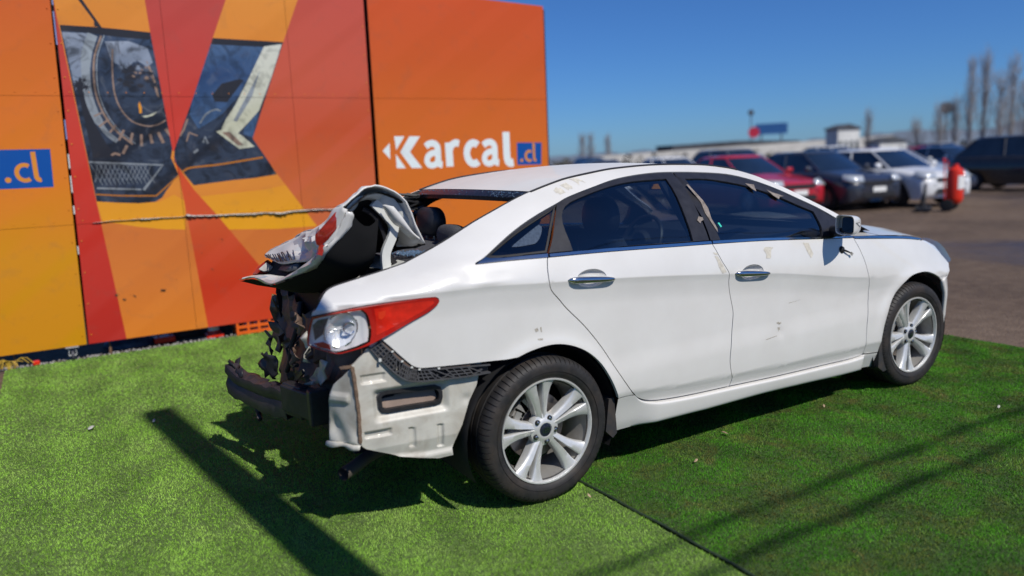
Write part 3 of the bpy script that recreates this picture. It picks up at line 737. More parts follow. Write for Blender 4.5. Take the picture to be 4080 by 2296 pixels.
# tape residue on the paint and on the pillar, flakes a fraction of a millimetre thick
mat('tape_residue', (.52, .49, .42), .7, nscale=60, namt=.2)
mat('tape_dark', (.20, .17, .15), .8, nscale=60, namt=.4)
TAPES = [(CAR, [(.245, 1.375), (.268, 1.389), (.275, 1.381), (.284, 1.386), (.292, 1.373), (.290, 1.368), (.296, 1.364), (.261, 1.355), (.257, 1.362), (.249, 1.363)]), (CAR, [(.292, 1.396), (.329, 1.407), (.344, 1.388), (.339, 1.378), (.327, 1.381), (.315, 1.372), (.306, 1.383)]), (CAR, [(.358, 1.422), (.401, 1.426), (.42, 1.41), (.425, 1.399), (.415, 1.408), (.398, 1.412), (.384, 1.392), (.377, 1.409)]),
         (doors['r', -1], [(1.026, 1.010), (1.050, 1.006), (1.078, .960), (1.098, .922), (1.067, .919), (1.056, .938), (1.046, .955), (1.040, .985)]), (doors['r', -1], [(1.020, 1.028), (1.046, 1.024), (1.052, 1.012), (1.036, 1.014), (1.030, 1.018)]), (doors['f', -1], [(1.390, 1.006), (1.405, 1.018), (1.425, 1.018), (1.471, 1.010), (1.450, 1.000), (1.443, .982), (1.440, .965), (1.433, .957), (1.398, .961), (1.408, .980)]), (doors['f', -1], [(1.718, 1.013), (1.766, 1.006), (1.790, .945), (1.765, .925), (1.745, .955)])]
for par, pl in TAPES: panel('tape_residue', pl, surf_off(-.0012), 'tape_residue', par, sx=.05, sz=.05, gap=0, flange=0)
for pl in ([(1.052, 1.36), (1.066, 1.362), (1.074, 1.33), (1.092, 1.28), (1.098, 1.24), (1.087, 1.19), (1.100, 1.14), (1.094, 1.12), (1.075, 1.17), (1.060, 1.22), (1.070, 1.27), (1.058, 1.32)], [(.985, 1.188), (1.005, 1.206), (1.030, 1.198), (1.028, 1.186), (1.008, 1.182), (.998, 1.172)]):
    panel('torn_tape', pl, surf_off(.002), 'tape_dark', doors['f', -1], sx=.05, sz=.05, gap=0, flange=0)
for pl in ([(1.500, 1.345), (1.560, 1.335), (1.545, 1.315), (1.535, 1.30), (1.515, 1.315)], [(1.630, 1.305), (1.660, 1.288), (1.70, 1.275), (1.735, 1.262), (1.70, 1.262), (1.675, 1.25), (1.65, 1.270)]):
    panel('torn_tape', pl, surf_off(.0), 'tape_dark', doors['f', -1], sx=.05, sz=.05, gap=0, flange=0)
mat('teal_sticker', (.05, .55, .42), .4)
panel('sticker', [(1.118, 1.165), (1.130, 1.166), (1.138, 1.146), (1.128, 1.142)], surf_off(.003), 'teal_sticker', doors['f', -1], sx=.05, sz=.05, gap=0, flange=0)
# scuffs on the doors and the quarter panel
mat('scuff', (.36, .33, .28), .7, nscale=200, namt=.5)
for par, pl in ((doors['f', -1], [(1.49, .60), (1.505, .606), (1.52, .598), (1.528, .603), (1.531, .592), (1.512, .588)]), (doors['f', -1], [(1.50, .575), (1.522, .572), (1.52, .556), (1.512, .561), (1.507, .55)]), (doors['f', -1], [(1.59, .697), (1.70, .703), (1.70, .7015), (1.59, .694)]), (CAR, [(-.05, .80), (-.035, .805), (-.03, .79), (-.045, .785)]), (CAR, [(-.022, .803), (-.015, .806), (-.013, .782), (-.02, .784)]), (CAR, [(-.04, .757), (-.012, .755), (-.014, .747), (-.036, .75)]), (doors['f', -1], [(1.40, .525), (1.49, .532), (1.49, .529), (1.41, .521)])):
    panel('scuff', pl, surf_off(-.0008), 'scuff', par, sx=.05, sz=.05, gap=0, flange=0)

# ------------------------------------------------------------------ the crushed rear
mat('dirty_white', (.50, .485, .43), .45, coat=.2, nscale=10, namt=.10, dirt=.46, dirtcol=(.26, .21, .15))
mat('liner_black', (.006, .006, .007), .9)
mat('rusty_brown', (.125, .085, .066), .6, nscale=12, namt=.5, dirt=.5, dirtcol=(.22, .14, .09), bmp=.4, bscale=30)
mat('sealant', (.16, .105, .070), .8, nscale=40, namt=.4, bmp=.5, bscale=90)
mat('black_plastic', (.016, .016, .019), .48, nscale=30, namt=.4, dirt=.25, dirtcol=(.06, .05, .04))
mat('plastic_rib', (.055, .056, .062), .55, nscale=30, namt=.3, dirt=.3, dirtcol=(.14, .12, .10))
mat('crash_beam', (.030, .024, .030), .5, nscale=9, namt=.5, dirt=.35, dirtcol=(.055, .035, .03))
mat('weatherstrip', (.008, .008, .009), .55)
def sbox(x, z, x0, x1, z0, z1, e): return sstep(x0 - e, x0 + e, x) * (1 - sstep(x1 - e, x1 + e, x)) * sstep(z0 - e, z0 + e, z) * (1 - sstep(z1 - e, z1 + e, z))
def wside(x, z):
    v = .79 + .05 * (x + .83) / .4 - .25 * max(0, .40 - z)
    sk = z - .05 * (x + .65)
    v -= .012 * sbox(x, z, -.800, -.705, .676, .706, .006)
    v -= .022 * sbox(x, z, -.752, -.455, .515, .632, .016)
    v -= .011 * sbox(x, z, -.803, -.697, .450, .472, .005)
    v -= .010 * sbox(x, z, -.622, -.600, .375, .460, .004) + .010 * sbox(x, z, -.500, -.478, .355, .452, .004)
    v -= .008 * math.exp(-(((x + .368) / .022) ** 2 + ((z - .541) / .022) ** 2))
    v += .014 * (1 - sstep(.318, .345, z - .13 * max(0, -.55 - x)))
    v += .006 * mnoise.noise(Vector((x * 9, z * 9, 1))) * sstep(-.60, -.80, x)
    return v
RSP = [(-.833, .753), (-.777, .802), (-.745, .836), (-.69, .859), (-.55, .80), (-.404, .74), (-.295, .687), (-.322, .592), (-.355, .531), (-.394, .433), (-.431, .353), (-.439, .336), (-.437, .304), (-.50, .302), (-.58, .322), (-.665, .345), (-.70, .362), (-.769, .391), (-.80, .405), (-.814, .417), (-.824, .435), (-.822, .553), (-.828, .65)]
VENT = [(-.733, .608), (-.722, .621), (-.700, .625), (-.613, .620), (-.498, .613), (-.478, .602), (-.471, .585), (-.471, .563), (-.478, .543), (-.50, .537), (-.618, .539), (-.700, .539), (-.722, .546), (-.731, .562)]
rsp = panel('rear_side_panel', RSP, wside, 'dirty_white', CAR, holes=[inset(VENT, .006)], sx=.010, sz=.008, gap=0, flange=.012, label='bare white inner panel behind the rear wheel with pressed grooves')
vt = empty('air_vent', parent=CAR)
panel('vent_frame', inset(VENT, -.003), lambda x, z: .79 + .05 * (x + .83) / .4 - .012, 'black_plastic', vt, holes=[inset(VENT, .011)], sx=.03, sz=.03, gap=0, flange=.03)
panel('vent_lip', inset(VENT, -.007), lambda x, z: .79 + .05 * (x + .83) / .4 - .017, 'plastic_rib', vt, holes=[inset(VENT, .003)], sx=.03, sz=.03, gap=0, flange=.01)
mat('vent_flap', (.23, .17, .135), .7, nscale=14, namt=.2)
panel('vent_flap', [(-.722, .548), (-.724, .588), (-.66, .592), (-.655, .597), (-.57, .600), (-.565, .603), (-.49, .604), (-.482, .56), (-.50, .546)], lambda x, z: .79 + .05 * (x + .83) / .4 - .035 - .2 * (z - .54), 'vent_flap', vt, sx=.05, sz=.05, gap=0, flange=.004)
panel('vent_box', inset(VENT, -.004), lambda x, z: .79 + .05 * (x + .83) / .4 - .06, 'body_dark', vt, sx=.06, sz=.06, gap=0, flange=0)
# seam of sealer down the corner
q = [Vector((x, -(.79 + .05 * (x + .83) / .4) - .003, z)) for x, z in ((-.834, .752), (-.829, .70), (-.825, .62), (-.822, .55), (-.824, .48), (-.825, .437))]
MB().tube(crom([tuple(v) for v in q], 4), [.0085 + .0012 * math.sin(i * 2.1) for i in range(21)], 8).build('sealer_seam', 'sealant', CAR)
# corner sheet turned towards the back
BC = [(.0, .760), (.026, .735), (.061, .705), (.085, .688), (.107, .67), (.125, .637), (.139, .584), (.151, .519), (.154, .47), (.152, .428), (.10, .426), (.05, .428), (.0, .430)]
pts, tris, bnd = cdt_fill(BC, (), .007, .008)
def bc_pt(u, z, out=0.):
    o_ = out + .010 * sbox(u, z, .036, .20, .600, .634, .005) + .012 * mnoise.noise(Vector((u * 16, z * 9, 5))) * sstep(.54, .46, z) - .016 * math.exp(-((u - .13) / .03) ** 2 - ((z - .50) / .05) ** 2)
    return Vector((-.826 - .55 * u - .835 * o_, -.795 + .835 * u - .55 * o_, z))
o = meshobj('rear_corner_sheet', [bc_pt(u, z) for u, z in pts], tris, 'dirty_white', CAR, True, None)
solid(o, .003, 0)
fl_ = MB(); fl_.grid([[bc_pt(u, .429), bc_pt(u, .424, .006), bc_pt(u, .412 - .004 * math.sin(u * 60), .010)] for u in np.linspace(-.004, .165, 14)])
solid(fl_.build('bottom_flange', 'dirty_white', CAR), .003, 0)
# plastic bumper bracket under the wing: rails and ribs
BT = [(-.724, .846), (-.683, .799), (-.649, .755), (-.613, .723), (-.583, .708), (-.536, .702), (-.415, .693), (-.268, .681)]
BB = [(-.764, .82), (-.722, .763), (-.671, .703), (-.631, .67), (-.586, .656), (-.499, .65), (-.376, .644), (-.27, .645)]
br = empty('bumper_bracket', parent=CAR)
panel('backing', crom(BT, 3) + crom(BB, 3)[::-1], lambda x, z: wbody(x, max(z, .66)) - .030, 'black_plastic', br, sx=.04, sz=.03, gap=0, flange=.02)
bt_c = crom(BT, 6); bb_c = crom(BB, 6)
nB = len(bt_c); ribs = MB()
def bpt(t, v, d):
    i = min(nB - 2, int(t * (nB - 1))); f_ = t * (nB - 1) - i
    a = np.array(bt_c[i]) * (1 - f_) + np.array(bt_c[i + 1]) * f_; c = np.array(bb_c[i]) * (1 - f_) + np.array(bb_c[i + 1]) * f_
    q = a * (1 - v) + c * v; return Vector((q[0], -(wbody(q[0], max(q[1], .66)) - d), q[1]))
def rib(t0, v0, t1, v1, w=.0022, d0=.006):
    n = max(2, int(abs(t1 - t0) * 30) + 1); L = []
    for i in range(n + 1):
        f_ = i / n; L.append((t0 + (t1 - t0) * f_, v0 + (v1 - v0) * f_))
    for (a, b_), (c, e) in zip(L[:-1], L[1:]):
        p, q = bpt(a, b_, d0), bpt(c, e, d0); p2, q2 = bpt(a, b_, .030), bpt(c, e, .030)
        dr = (q - p); nn = Vector((-dr.z, 0, dr.x)).normalized() * w
        ribs.add([p + nn, p - nn, q - nn, q + nn, p2 + nn, p2 - nn, q2 - nn, q2 + nn], [(0, 1, 2, 3), (0, 3, 7, 4), (1, 5, 6, 2), (0, 4, 5, 1), (3, 2, 6, 7)])
rib(0, .08, 1, .08, .003); rib(0, .98, 1, .98, .003)
rr = random.Random(3)
for a, c in ((.03, .14), (.17, .25), (.34, .42), (.47, .55), (.585, .70), (.80, .90)):
    rib(a, .40, c, .40); rib(a, .68, c, .68)
    for k in range(4): t = a + (c - a) * k / 3; rib(t, .08, t + rr.uniform(-.008, .008), .98)
for t0, t1 in ((.14, .17), (.25, .29), (.29, .34), (.42, .445), (.445, .47), (.55, .585), (.70, .74), (.74, .80), (.90, .96)):
    rib(t0, .1, t1, .95); rib(t1, .5, t0, .95)
ribs.build('ribs', 'plastic_rib', br, smooth=False)['kind'] = 'stuff'
clips = MB()
for t in (.16, .31, .46, .60, .77): c = bpt(t, -.02, .002); clips.box(c, (.010, .006, .006))
clips.box(bpt(.13, 1.06, .0), (.010, .008, .012)); clips.build('clips', 'white_inner', br, smooth=False)['kind'] = 'stuff'
panel('seal_edge', crom(QLOW[1:], 3) + [(x - .004, z - .012) for x, z in crom(QLOW[1:], 3)[::-1]], lambda x, z: wbody(x, max(z, .66)) - .008, 'rusty_brown', br, sx=.04, sz=.03, gap=0, flange=0)
# dirty sheet behind the lamp and inside the boot
panel('lamp_pocket', [(-.85, .72), (-.90, .80), (-.91, .93), (-.55, .95), (-.55, .72), (-.70, .70), (-.78, .70)], lambda x, z: wbody(x, max(z, .66)) - .075 + .014 * mnoise.noise(Vector((x * 14, z * 9, 2))), 'rusty_brown', CAR, sx=.02, sz=.02, gap=0, flange=0)
panel('boot_wall', [(-.86, .84), (-.93, .93), (-.94, .96), (-.85, 1.03), (-.63, 1.085), (-.45, 1.11), (-.35, 1.10), (-.35, .6), (-.6, .6), (-.7, .80)], lambda x, z: wbody(x, max(z, .66)) - .10, 'interior_black', CAR, sx=.08, sz=.06, gap=0, flange=0)
panel('boot_wall', [(-.93, .60), (-.955, .955), (-.85, 1.03), (-.63, 1.085), (-.45, 1.11), (-.35, 1.10), (-.35, .5), (-.8, .5)], lambda x, z: wbody(x, max(z, .66)) - .06, 'interior_black', CAR, sx=.08, sz=.06, gap=0, flange=0, side=1, warp=AFT_L)
ed = [Vector((x + .004, -(wbody(x, z) - .020), z - .010)) for x, z in crom(DECK[2:] + BACKL[1:], 3)]
MB().tube(ed, .009, 6).build('weatherstrip', 'weatherstrip', CAR)
ed = [AFT_L(Vector((x, -(wbody(x, z) - .020), z - .010))) for x, z in crom(DECK[2:] + BACKL[1:], 3)]
MB().tube([Vector((v.x, -v.y, v.z)) for v in ed], .010, 6).build('weatherstrip', 'weatherstrip', CAR)
# crumpled back panel between the corners
rows = []
for i in range(31):
    u = i / 30; y = -.66 + 1.34 * u; row = []
    for j in range(17):
        v = j / 16; z = .38 + (.52 - .07 * math.sin(math.pi * u)) * v
        n_ = mnoise.noise(Vector((u * 9, v * 5, .3))); n2 = mnoise.noise(Vector((u * 22, v * 9, 4.)))
        x = -.80 + .03 * u + .05 * v + .060 * n_ + .030 * n2
        row.append(Vector((x, y + .03 * n2, z + .04 * n_ + .02 * n2)))
    rows.append(row)
solid(MB().grid(rows).build('crumpled_back_panel', 'rusty_brown', CAR, sharp=24), .004)
MB().grid([[Vector((-.71 + .02 * u, -.72 + 1.42 * u, z)) for u in (0, .5, 1)] for z in (.34, .62, .93)]).build('boot_bulkhead', 'body_dark', CAR)
MB().grid([[Vector((x, y, .56 + .04 * abs(y))) for y in (-.62, 0, .62)] for x in (-.72, -.4, -.1)]).build('boot_floor', 'interior_black', CAR)
MB().grid([[Vector((-.30 + .06 * v, y, .40 + .68 * v)) for y in (-.66, 0, .66)] for v in (0, .5, 1)]).build('seat_back_rear', 'interior_black', CAR)
# torn white flanges
def scrap(name, pl, f, m, t=.003, amp=.01):
    pts, tris, _ = cdt_fill(clean(pl), (), .02, .02)
    o = meshobj(name, [f(u, v) + Vector((amp * mnoise.noise(Vector((u * 25, v * 25, 7))), 0, 0)) for u, v in pts], tris, m, CAR, True, None)
    return solid(o, t, 0)
scrap('torn_flange', [(-.16, .562), (-.24, .60), (-.31, .645), (-.344, .654), (-.36, .69), (-.379, .697), (-.471, .704), (-.455, .67), (-.43, .655), (-.42, .62), (-.374, .581), (-.35, .565), (-.30, .57), (-.226, .549)], lambda u, v: Vector((-.83 - .05 * (v - .6), u, v)), 'dirty_white', .003, .03)
scrap('torn_flange', [(.06, .482), (-.03, .515), (-.12, .528), (-.20, .552), (-.316, .592), (-.33, .580), (-.30, .566), (-.20, .545), (-.10, .52), (.0, .50), (.02, .480)], lambda u, v: Vector((-.865 - .02 * math.sin(u * 30), u, v)), 'dirty_white', .003, .03)
for k_, (y_, z_, sy_, sz_) in enumerate(((-.30, .74, .09, .07), (-.05, .66, .10, .06), (.18, .70, .08, .09), (-.20, .84, .10, .05), (.40, .62, .07, .08))):
    scrap('torn_sheet', [(y_ + u, z_ + v) for u, v in (lambda r_: [(sy_ * math.cos(a) * r_.uniform(.5, 1.2), sz_ * math.sin(a) * r_.uniform(.5, 1.2)) for a in np.linspace(0, 2 * math.pi, 13, endpoint=False)])(random.Random(60 + k_))], lambda u, v: Vector((-.86 - .25 * abs(v - z_) + .15 * (u - y_), u, v)), 'rusty_brown' if k_ else 'dirty_white', .003, .05)
# bent bumper beam, its box end, hooks and rags of plastic
bp = [(-1.038, .53, .452), (-1.018, .46, .424), (-.980, .33, .412), (-.945, .15, .414), (-.910, .0, .426), (-.895, -.10, .438)]
bc = crom(bp, 6); rows = []
for i, p in enumerate(bc):
    p = Vector(p); jag = .018 * mnoise.noise(p * 30); h = .068 + .012 * mnoise.noise(p * 18 + Vector((5, 0, 0)))
    sec = [(-.040, h), (-.046, .5 * h), (-.032, .15 * h), (-.046, -.3 * h), (-.040, -h), (.02, -h * .9), (.03, h * .95), (0, h * 1.08 + jag)]
    rows.append([p + Vector((a, .2 * a, c)) for a, c in sec])
solid(MB().grid(rows, True).build('bumper_beam', 'crash_beam', CAR, sharp=50), .003)
bx_ = MB(); bx_.box((-.885, -.275, .487), (.075, .33, .125), Matrix.Rotation(R_(14), 3, 'Z')).box((-.905, -.19, .48), (.05, .16, .155), Matrix.Rotation(R_(14), 3, 'Z')).box((-.87, -.42, .50), (.09, .05, .16))
bevel(bx_.build('beam_box', 'black_plastic', CAR, smooth=False), .008, 2)
hk = crom([(-.985, .30, .37), (-.985, .295, .335), (-.980, .285, .305), (-.985, .255, .290), (-.992, .225, .294), (-.995, .212, .308)], 4)
MB().tube(hk, [.016, .016] + [.014] * (len(hk) - 6) + [.010] * 4, 8).build('tow_hook', 'crash_beam', CAR)
def rag(name, pts2, f, m='black_plastic'):
    return scrap(name, pts2, f, m, .006, .03)
def ragpoly(n, rx, rz, seed):
    r_ = random.Random(seed); return [(rx * math.cos(a) * r_.uniform(.65, 1.15), rz * math.sin(a) * r_.uniform(.65, 1.15)) for a in np.linspace(0, 2 * math.pi, n, endpoint=False)]
rag('torn_plastic', [(u, v) for u, v in ragpoly(17, .065, .055, 1)], lambda u, v: Vector((-1.035 - .3 * v, .53 - u, .500 + v)))
rag('torn_plastic', [(-.10, -.03), (-.07, .0), (-.085, .05), (-.06, .075), (-.05, .02), (.0, .035), (.03, .02), (.06, .03), (.10, -.02), (.05, -.05), (-.03, -.04)], lambda u, v: Vector((-1.03 + .25 * v, .47 - u, .500 + .7 * v)))
rag('torn_plastic', [(u, v) for u, v in ragpoly(19, .085, .075, 5)], lambda u, v: Vector((-.92 + .35 * u, .25 - u, .560 + v)))
rag('torn_plastic', [(u, v) for u, v in ragpoly(15, .16, .035, 9)], lambda u, v: Vector((-.985 + .2 * u - 1.2 * v, .34 - u, .476 - .2 * v)), 'crash_beam')
rag('torn_plastic', [(u, v) for u, v in ragpoly(15, .13, .03, 12)], lambda u, v: Vector((-.92 + .2 * u - 1.0 * v, .06 - u, .492 - .2 * v)), 'crash_beam')
st = MB(); st.box((-.885, -.20, .59), (.012, .16, .020), Matrix.Rotation(R_(-28), 3, 'X')).box((-.88, -.12, .625), (.03, .03, .014)); st.build('bracket_strap', 'black_plastic', CAR, smooth=False)
MB().tube(crom([(-.80, -.02, .90), (-.83, -.05, .80), (-.86, -.02, .70), (-.87, .0, .62), (-.88, .04, .56)], 4), .012, 8).build('wiring_loom', 'rubber_seal', CAR)
MB().tube(crom([(-.78, .10, .80), (-.80, .05, .72), (-.86, .09, .66), (-.86, .02, .60)], 4), .006, 6).build('wiring_loom', 'rubber_seal', CAR)
# exhaust and spare wheel well below
pp = crom([(-.862, -.655, .268), (-.80, -.615, .270), (-.70, -.55, .278), (-.50, -.47, .285)], 5)
mat('exhaust_steel', (.13, .11, .095), .6, .4, dirt=.4)
ex = MB().tube(pp, .028, 18, False).tube(pp, .0255, 18, False).build('exhaust_pipe', 'exhaust_steel', CAR)
ml_ = MB()
for i in range(15): x = -.66 + .028 * i; ml_.lathe([(.0, x), (.085 + .006 * (i % 2), x), (.085 + .006 * (i % 2), x + .014), (0, x + .014)], 14, 'x', (0, -.40, .315))
ml_.build('silencer', 'body_dark', CAR)

# tail lamp on the near corner
lamp = empty('tail_lamp', parent=CAR)
m, nt, b = new_mat('red_lens'); b.inputs['Base Color'].default_value = (.62, .018, .010, 1); b.inputs['Roughness'].default_value = .10; b.inputs['Coat Weight'].default_value = 1; b.inputs['Coat Roughness'].default_value = .01; b.inputs['Transmission Weight'].default_value = .25
f = noise_tex(nt, 9, 1, .4, gpos(nt)); nt.links.new(ramp(nt, f, [(.30, (.50, .010, .007)), (.60, (.60, .016, .008)), (.85, (.66, .03, .010))]), b.inputs['Base Color'])
LOUT = clean(crom(LAMPLOW, 4)[:-1] + crom(LAMPTOP, 4)[:-1] + crom(LAMPREST, 4)[:-1])
LCL = clean(crom(LAMPCLEAR, 3, True))
lf_ = lambda x, z: wbody(x, z) + .006 + .010 * math.exp(-((x + .80) / .18) ** 2)
panel('red_lens', LOUT, lf_, 'red_lens', lamp, holes=[LCL], sx=.012, sz=.010, gap=.002, flange=.008)
LRED = [(-.740, .870), (-.690, .888), (-.610, .920), (-.540, .950), (-.505, .972), (-.510, .983), (-.560, .984), (-.650, .982), (-.745, .976), (-.738, .93)]
mat('red_core', (.66, .020, .008), .12, coat=1., nscale=14, namt=.30)
panel('red_lens_core', crom(LRED, 3, True), lambda x, z: lf_(x, z) + .0008, 'red_core', lamp, sx=.012, sz=.010, gap=0, flange=0)
mat('amber_bar', (.74, .045, .014), .1, coat=1.)
panel('reflex_bar', [(-.728, .962), (-.700, .966), (-.702, .945), (-.716, .93), (-.728, .935)], lambda x, z: lf_(x, z) + .0014, 'amber_bar', lamp, sx=.02, sz=.02, gap=0, flange=0)
panel('clear_lens', LCL, lambda x, z: lf_(x, z) + .0005, CLEAR, lamp, sx=.02, sz=.02, gap=0, flange=.012)
mat('lamp_smoke', (.10, .105, .11), .15, .3, coat=.8, nscale=60, namt=.5)
BOWL = [(-.862 + .058 * math.cos(a) + .010 * math.sin(a), .901 + .066 * math.sin(a)) for a in np.linspace(0, 2 * math.pi, 36, endpoint=False)]
panel('reflector_plate', inset(LCL, .004), lambda x, z: wbody(x, z) - .002 - .003 * math.sin(x * 140), 'lamp_chrome', lamp, holes=[BOWL], sx=.02, sz=.02, gap=0, flange=0)
panel('lamp_dark_cell', [(-.958, .87), (-.962, .93), (-.945, .948), (-.905, .955), (-.92, .92), (-.93, .89)], lambda x, z: wbody(x, z) + .003, 'lamp_smoke', lamp, sx=.02, sz=.02, gap=0, flange=.01)
panel('lamp_dark_cell', [(-.965, .858), (-.93, .862), (-.908, .848), (-.905, .828), (-.945, .842)], lambda x, z: wbody(x, z) + .003, 'red_lens', lamp, sx=.02, sz=.02, gap=0, flange=.01)
rows = []
for i in range(9):
    r = i / 8
    row = []
    for k in range(40):
        a = 2 * math.pi * k / 40; x = -.862 + r * (.058 * math.cos(a) + .010 * math.sin(a)); z = .901 + r * .066 * math.sin(a)
        fin = .0035 * (math.sin(z * 700) if z < .905 else 0) * (r < .95)
        row.append(Vector((x, -(wbody(x, z) - .002 - .026 * (1 - r * r) + fin), z)))
    rows.append(row)
MB().grid(rows, True).build('reflector_bowl', 'lamp_chrome', lamp, sharp=60)
cy = -(wbody(-.83, .91) - .018)
MB().lathe([(.0, -.022), (.008, -.020), (.012, -.010), (.010, 0), (.008, .012)], 14, 'y', (-.832, cy, .905)).build('bulb', CLEAR, lamp)
MB().lathe([(.020, -.014), (.024, -.016), (.026, -.012), (.026, 0)], 24, 'y', (-.832, cy, .905)).build('bulb_collar', 'chrome_dull', lamp)
rg = []
for k in range(49):
    a = 2 * math.pi * k / 48; x = -.862 + 1.03 * (.058 * math.cos(a) + .010 * math.sin(a)); z = .901 + 1.03 * .066 * math.sin(a); rg.append(Vector((x, -(wbody(x, z) - .006), z)))
MB().tube(rg, .0045, 6, False).build('bezel', 'chrome', lamp)
# what is left of the far lamp, seen from behind
far = empty('tail_lamp', parent=CAR); far['label'] = 'crushed left tail lamp seen through the boot gap'
fl3 = [(-.765, .68, .845), (-.72, .69, .83), (-.689, .68, .784), (-.665, .66, .70), (-.649, .68, .652), (-.70, .70, .665), (-.767, .68, .689), (-.785, .69, .76)]
mat('far_lens', (.20, .12, .06), .15, coat=.6, nscale=20, namt=.5)
o = MB().add([Vector(p) + Vector((0, d, 0)) for d in (0,) for p in fl3], [tuple(range(8))]).build('lens', 'far_lens', far); solid(o, .03, 0)
MB().tube([Vector(p) + Vector((0, -.018, 0)) for p in (fl3[6], fl3[5], fl3[4], fl3[3], fl3[2])], .006, 6).build('lens_edge', 'white_inner', far)
MB().tube([Vector(p) + Vector((0, -.02, 0)) for p in ((-.77, .68, .82), (-.74, .68, .745), (-.70, .68, .715), (-.665, .68, .70))], .005, 6).build('lens_rib', 'far_lens', far)

# ------------------------------------------------------------------ boot lid, folded up in the crash
lid = empty('boot_lid', parent=CAR); lid['label'] = 'boot lid buckled into a peak with its lamps hanging'
NEAR = [(-.356, 1.175), (-.374, 1.218), (-.393, 1.261), (-.410, 1.315), (-.430, 1.362), (-.455, 1.390), (-.484, 1.412), (-.527, 1.433), (-.565, 1.442), (-.612, 1.436), (-.660, 1.406), (-.713, 1.367)]
SY = [-.5, -.44, -.36, -.15, 0, .15, .3, .45]
UU = [(-.713, 1.367), (-.742, 1.350), (-.752, 1.300), (-.752, 1.249), (-.759, 1.230), (-.779, 1.181), (-.803, 1.142), (-.831, 1.100)]
MM = [(-.700, -.5, 1.345), (-.756, -.44, 1.209), (-.781, -.44, 1.204), (-.807, -.38, 1.165), (-.812, -.28, 1.123), (-.826, -.08, 1.098), (-.839, .12, 1.073), (-.856, .28, 1.088)]
LL = [(-.696, -.5, 1.339), (-.758, -.44, 1.207), (-.781, -.44, 1.201), (-.807, -.38, 1.160), (-.813, -.26, 1.112), (-.834, 0, 1.025), (-.883, .2, 1.016), (-.919, .40, .994)]
BL = [(-.679, -.5, 1.334), (-.707, -.47, 1.255), (-.771, -.42, 1.154), (-.803, -.34, 1.109), (-.832, -.2, 1.056), (-.894, .1, .979), (-.941, .32, .997), (-.958, .46, .970)]
BUL = [1, 1.0, .88, .30, .10, .06, .04, .03]
FF = [(-.356, 1.175), (-.365, 1.165), (-.375, 1.15), (-.385, 1.125), (-.39, 1.115), (-.39, 1.11), (-.39, 1.105), (-.39, 1.10)]
n0 = np.array(NEAR); tN = np.concatenate([[0], np.cumsum(np.hypot(*np.diff(n0, axis=0).T))]); tN /= tN[-1]
offN = n0 - (n0[0] + np.outer(tN, n0[-1] - n0[0]))
def lid_top(s, t, d=0.):
    i = min(6, int(s * 7)); f_ = s * 7 - i
    g = lambda A: np.array(A[i], float) * (1 - f_) + np.array(A[i + 1], float) * f_
    F, U, Bu, y = g(FF), g(UU), g(BUL), g(SY)
    o_ = np.array([np.interp(t, tN, offN[:, 0]), np.interp(t, tN, offN[:, 1])])
    p = F + (U - F) * t + o_ * Bu
    n_ = mnoise.noise(Vector((s * 6, t * 4, 2.5))); k = min(1, s * 5)
    cr = (abs(mnoise.noise(Vector((s * 9 + t * 3, t * 5 - s * 4, 8.)))) - .2) * .020 * min(1, s * 9 + .35)
    return Vector((p[0] + .5 * d - cr, float(y) + (d * .4 if s < .1 else 0), p[1] + .016 * n_ * k + cr - d))
rows = [[lid_top(s, t) for t in np.linspace(0, 1, 30)] for s in np.linspace(0, 1, 34)]
solid(MB().grid(rows).build('lid_skin', PAINT, lid, sharp=22), .006)
rows = [[lid_top(s, .04 + .93 * t, .032) for t in np.linspace(0, 1, 24)] for s in np.linspace(.0, .97, 24)]
MB().grid(rows).build('lid_liner', 'liner_black', lid, sharp=None)
def s3(A, s):
    i = min(6, int(s * 7)); f_ = s * 7 - i; P = [Vector(A[max(0, i - 1)]), Vector(A[i]), Vector(A[i + 1]), Vector(A[min(7, i + 2)])]; t = f_
    return .5 * ((2 * P[1]) + (P[2] - P[0]) * t + (2 * P[0] - 5 * P[1] + 4 * P[2] - P[3]) * t * t + (3 * P[1] - P[0] - 3 * P[2] + P[3]) * t ** 3)
U3 = [(x, y, z) for (x, z), y in zip(UU, SY)]
def face_pt(s, v, d=0.):
    p = s3(U3, s).lerp(s3(MM, s), v)
    n_ = 1.5 * abs(mnoise.noise(Vector((s * 10 + v, v * 3.5, 1.2)))) + .9 * abs(mnoise.noise(Vector((s * 21 - v * 2, v * 6, 6.)))) - .35
    k = math.sin(math.pi * min(1, max(0, v))) * sstep(.18, .4, s) * (1 - .8 * sstep(.62, .74, s))
    dent = .035 * math.exp(-((s - .62) / .07) ** 2 - ((v - .45) / .3) ** 2)
    return p + Vector((-.024 * n_ * k - .014 * math.sin(math.pi * v) + dent - .7 * d, 0, .020 * n_ * k - .3 * dent + .8 * d))
m_ = MATS['paint'].copy(); m_.name = 'lid_paint'; MATS['lid_paint'] = m_; m_.node_tree.nodes['Principled BSDF'].inputs['Coat Weight'].default_value = .25; m_.node_tree.nodes['Principled BSDF'].inputs['Roughness'].default_value = .5
solid(MB().grid([[face_pt(s, v) for v in np.linspace(0, 1, 9)] for s in np.linspace(0, 1, 36)]).build('lid_face', 'lid_paint', lid, sharp=17), .004)
def lip_pt(s, v, d=0.):
    p = s3(LL, s).lerp(s3(BL, s), v); w_ = .012 * math.sin(s * 17) * v + .016 * (abs(mnoise.noise(Vector((s * 14, v * 2, 3.)))) - .2)
    return p + Vector((-.014 * math.sin(math.pi * v) + w_ + d, 0, -.3 * w_))
solid(MB().grid([[lip_pt(s, v) for v in np.linspace(0, 1, 5)] for s in np.linspace(0, 1, 40)]).build('lid_lip', PAINT, lid, sharp=20), .004)
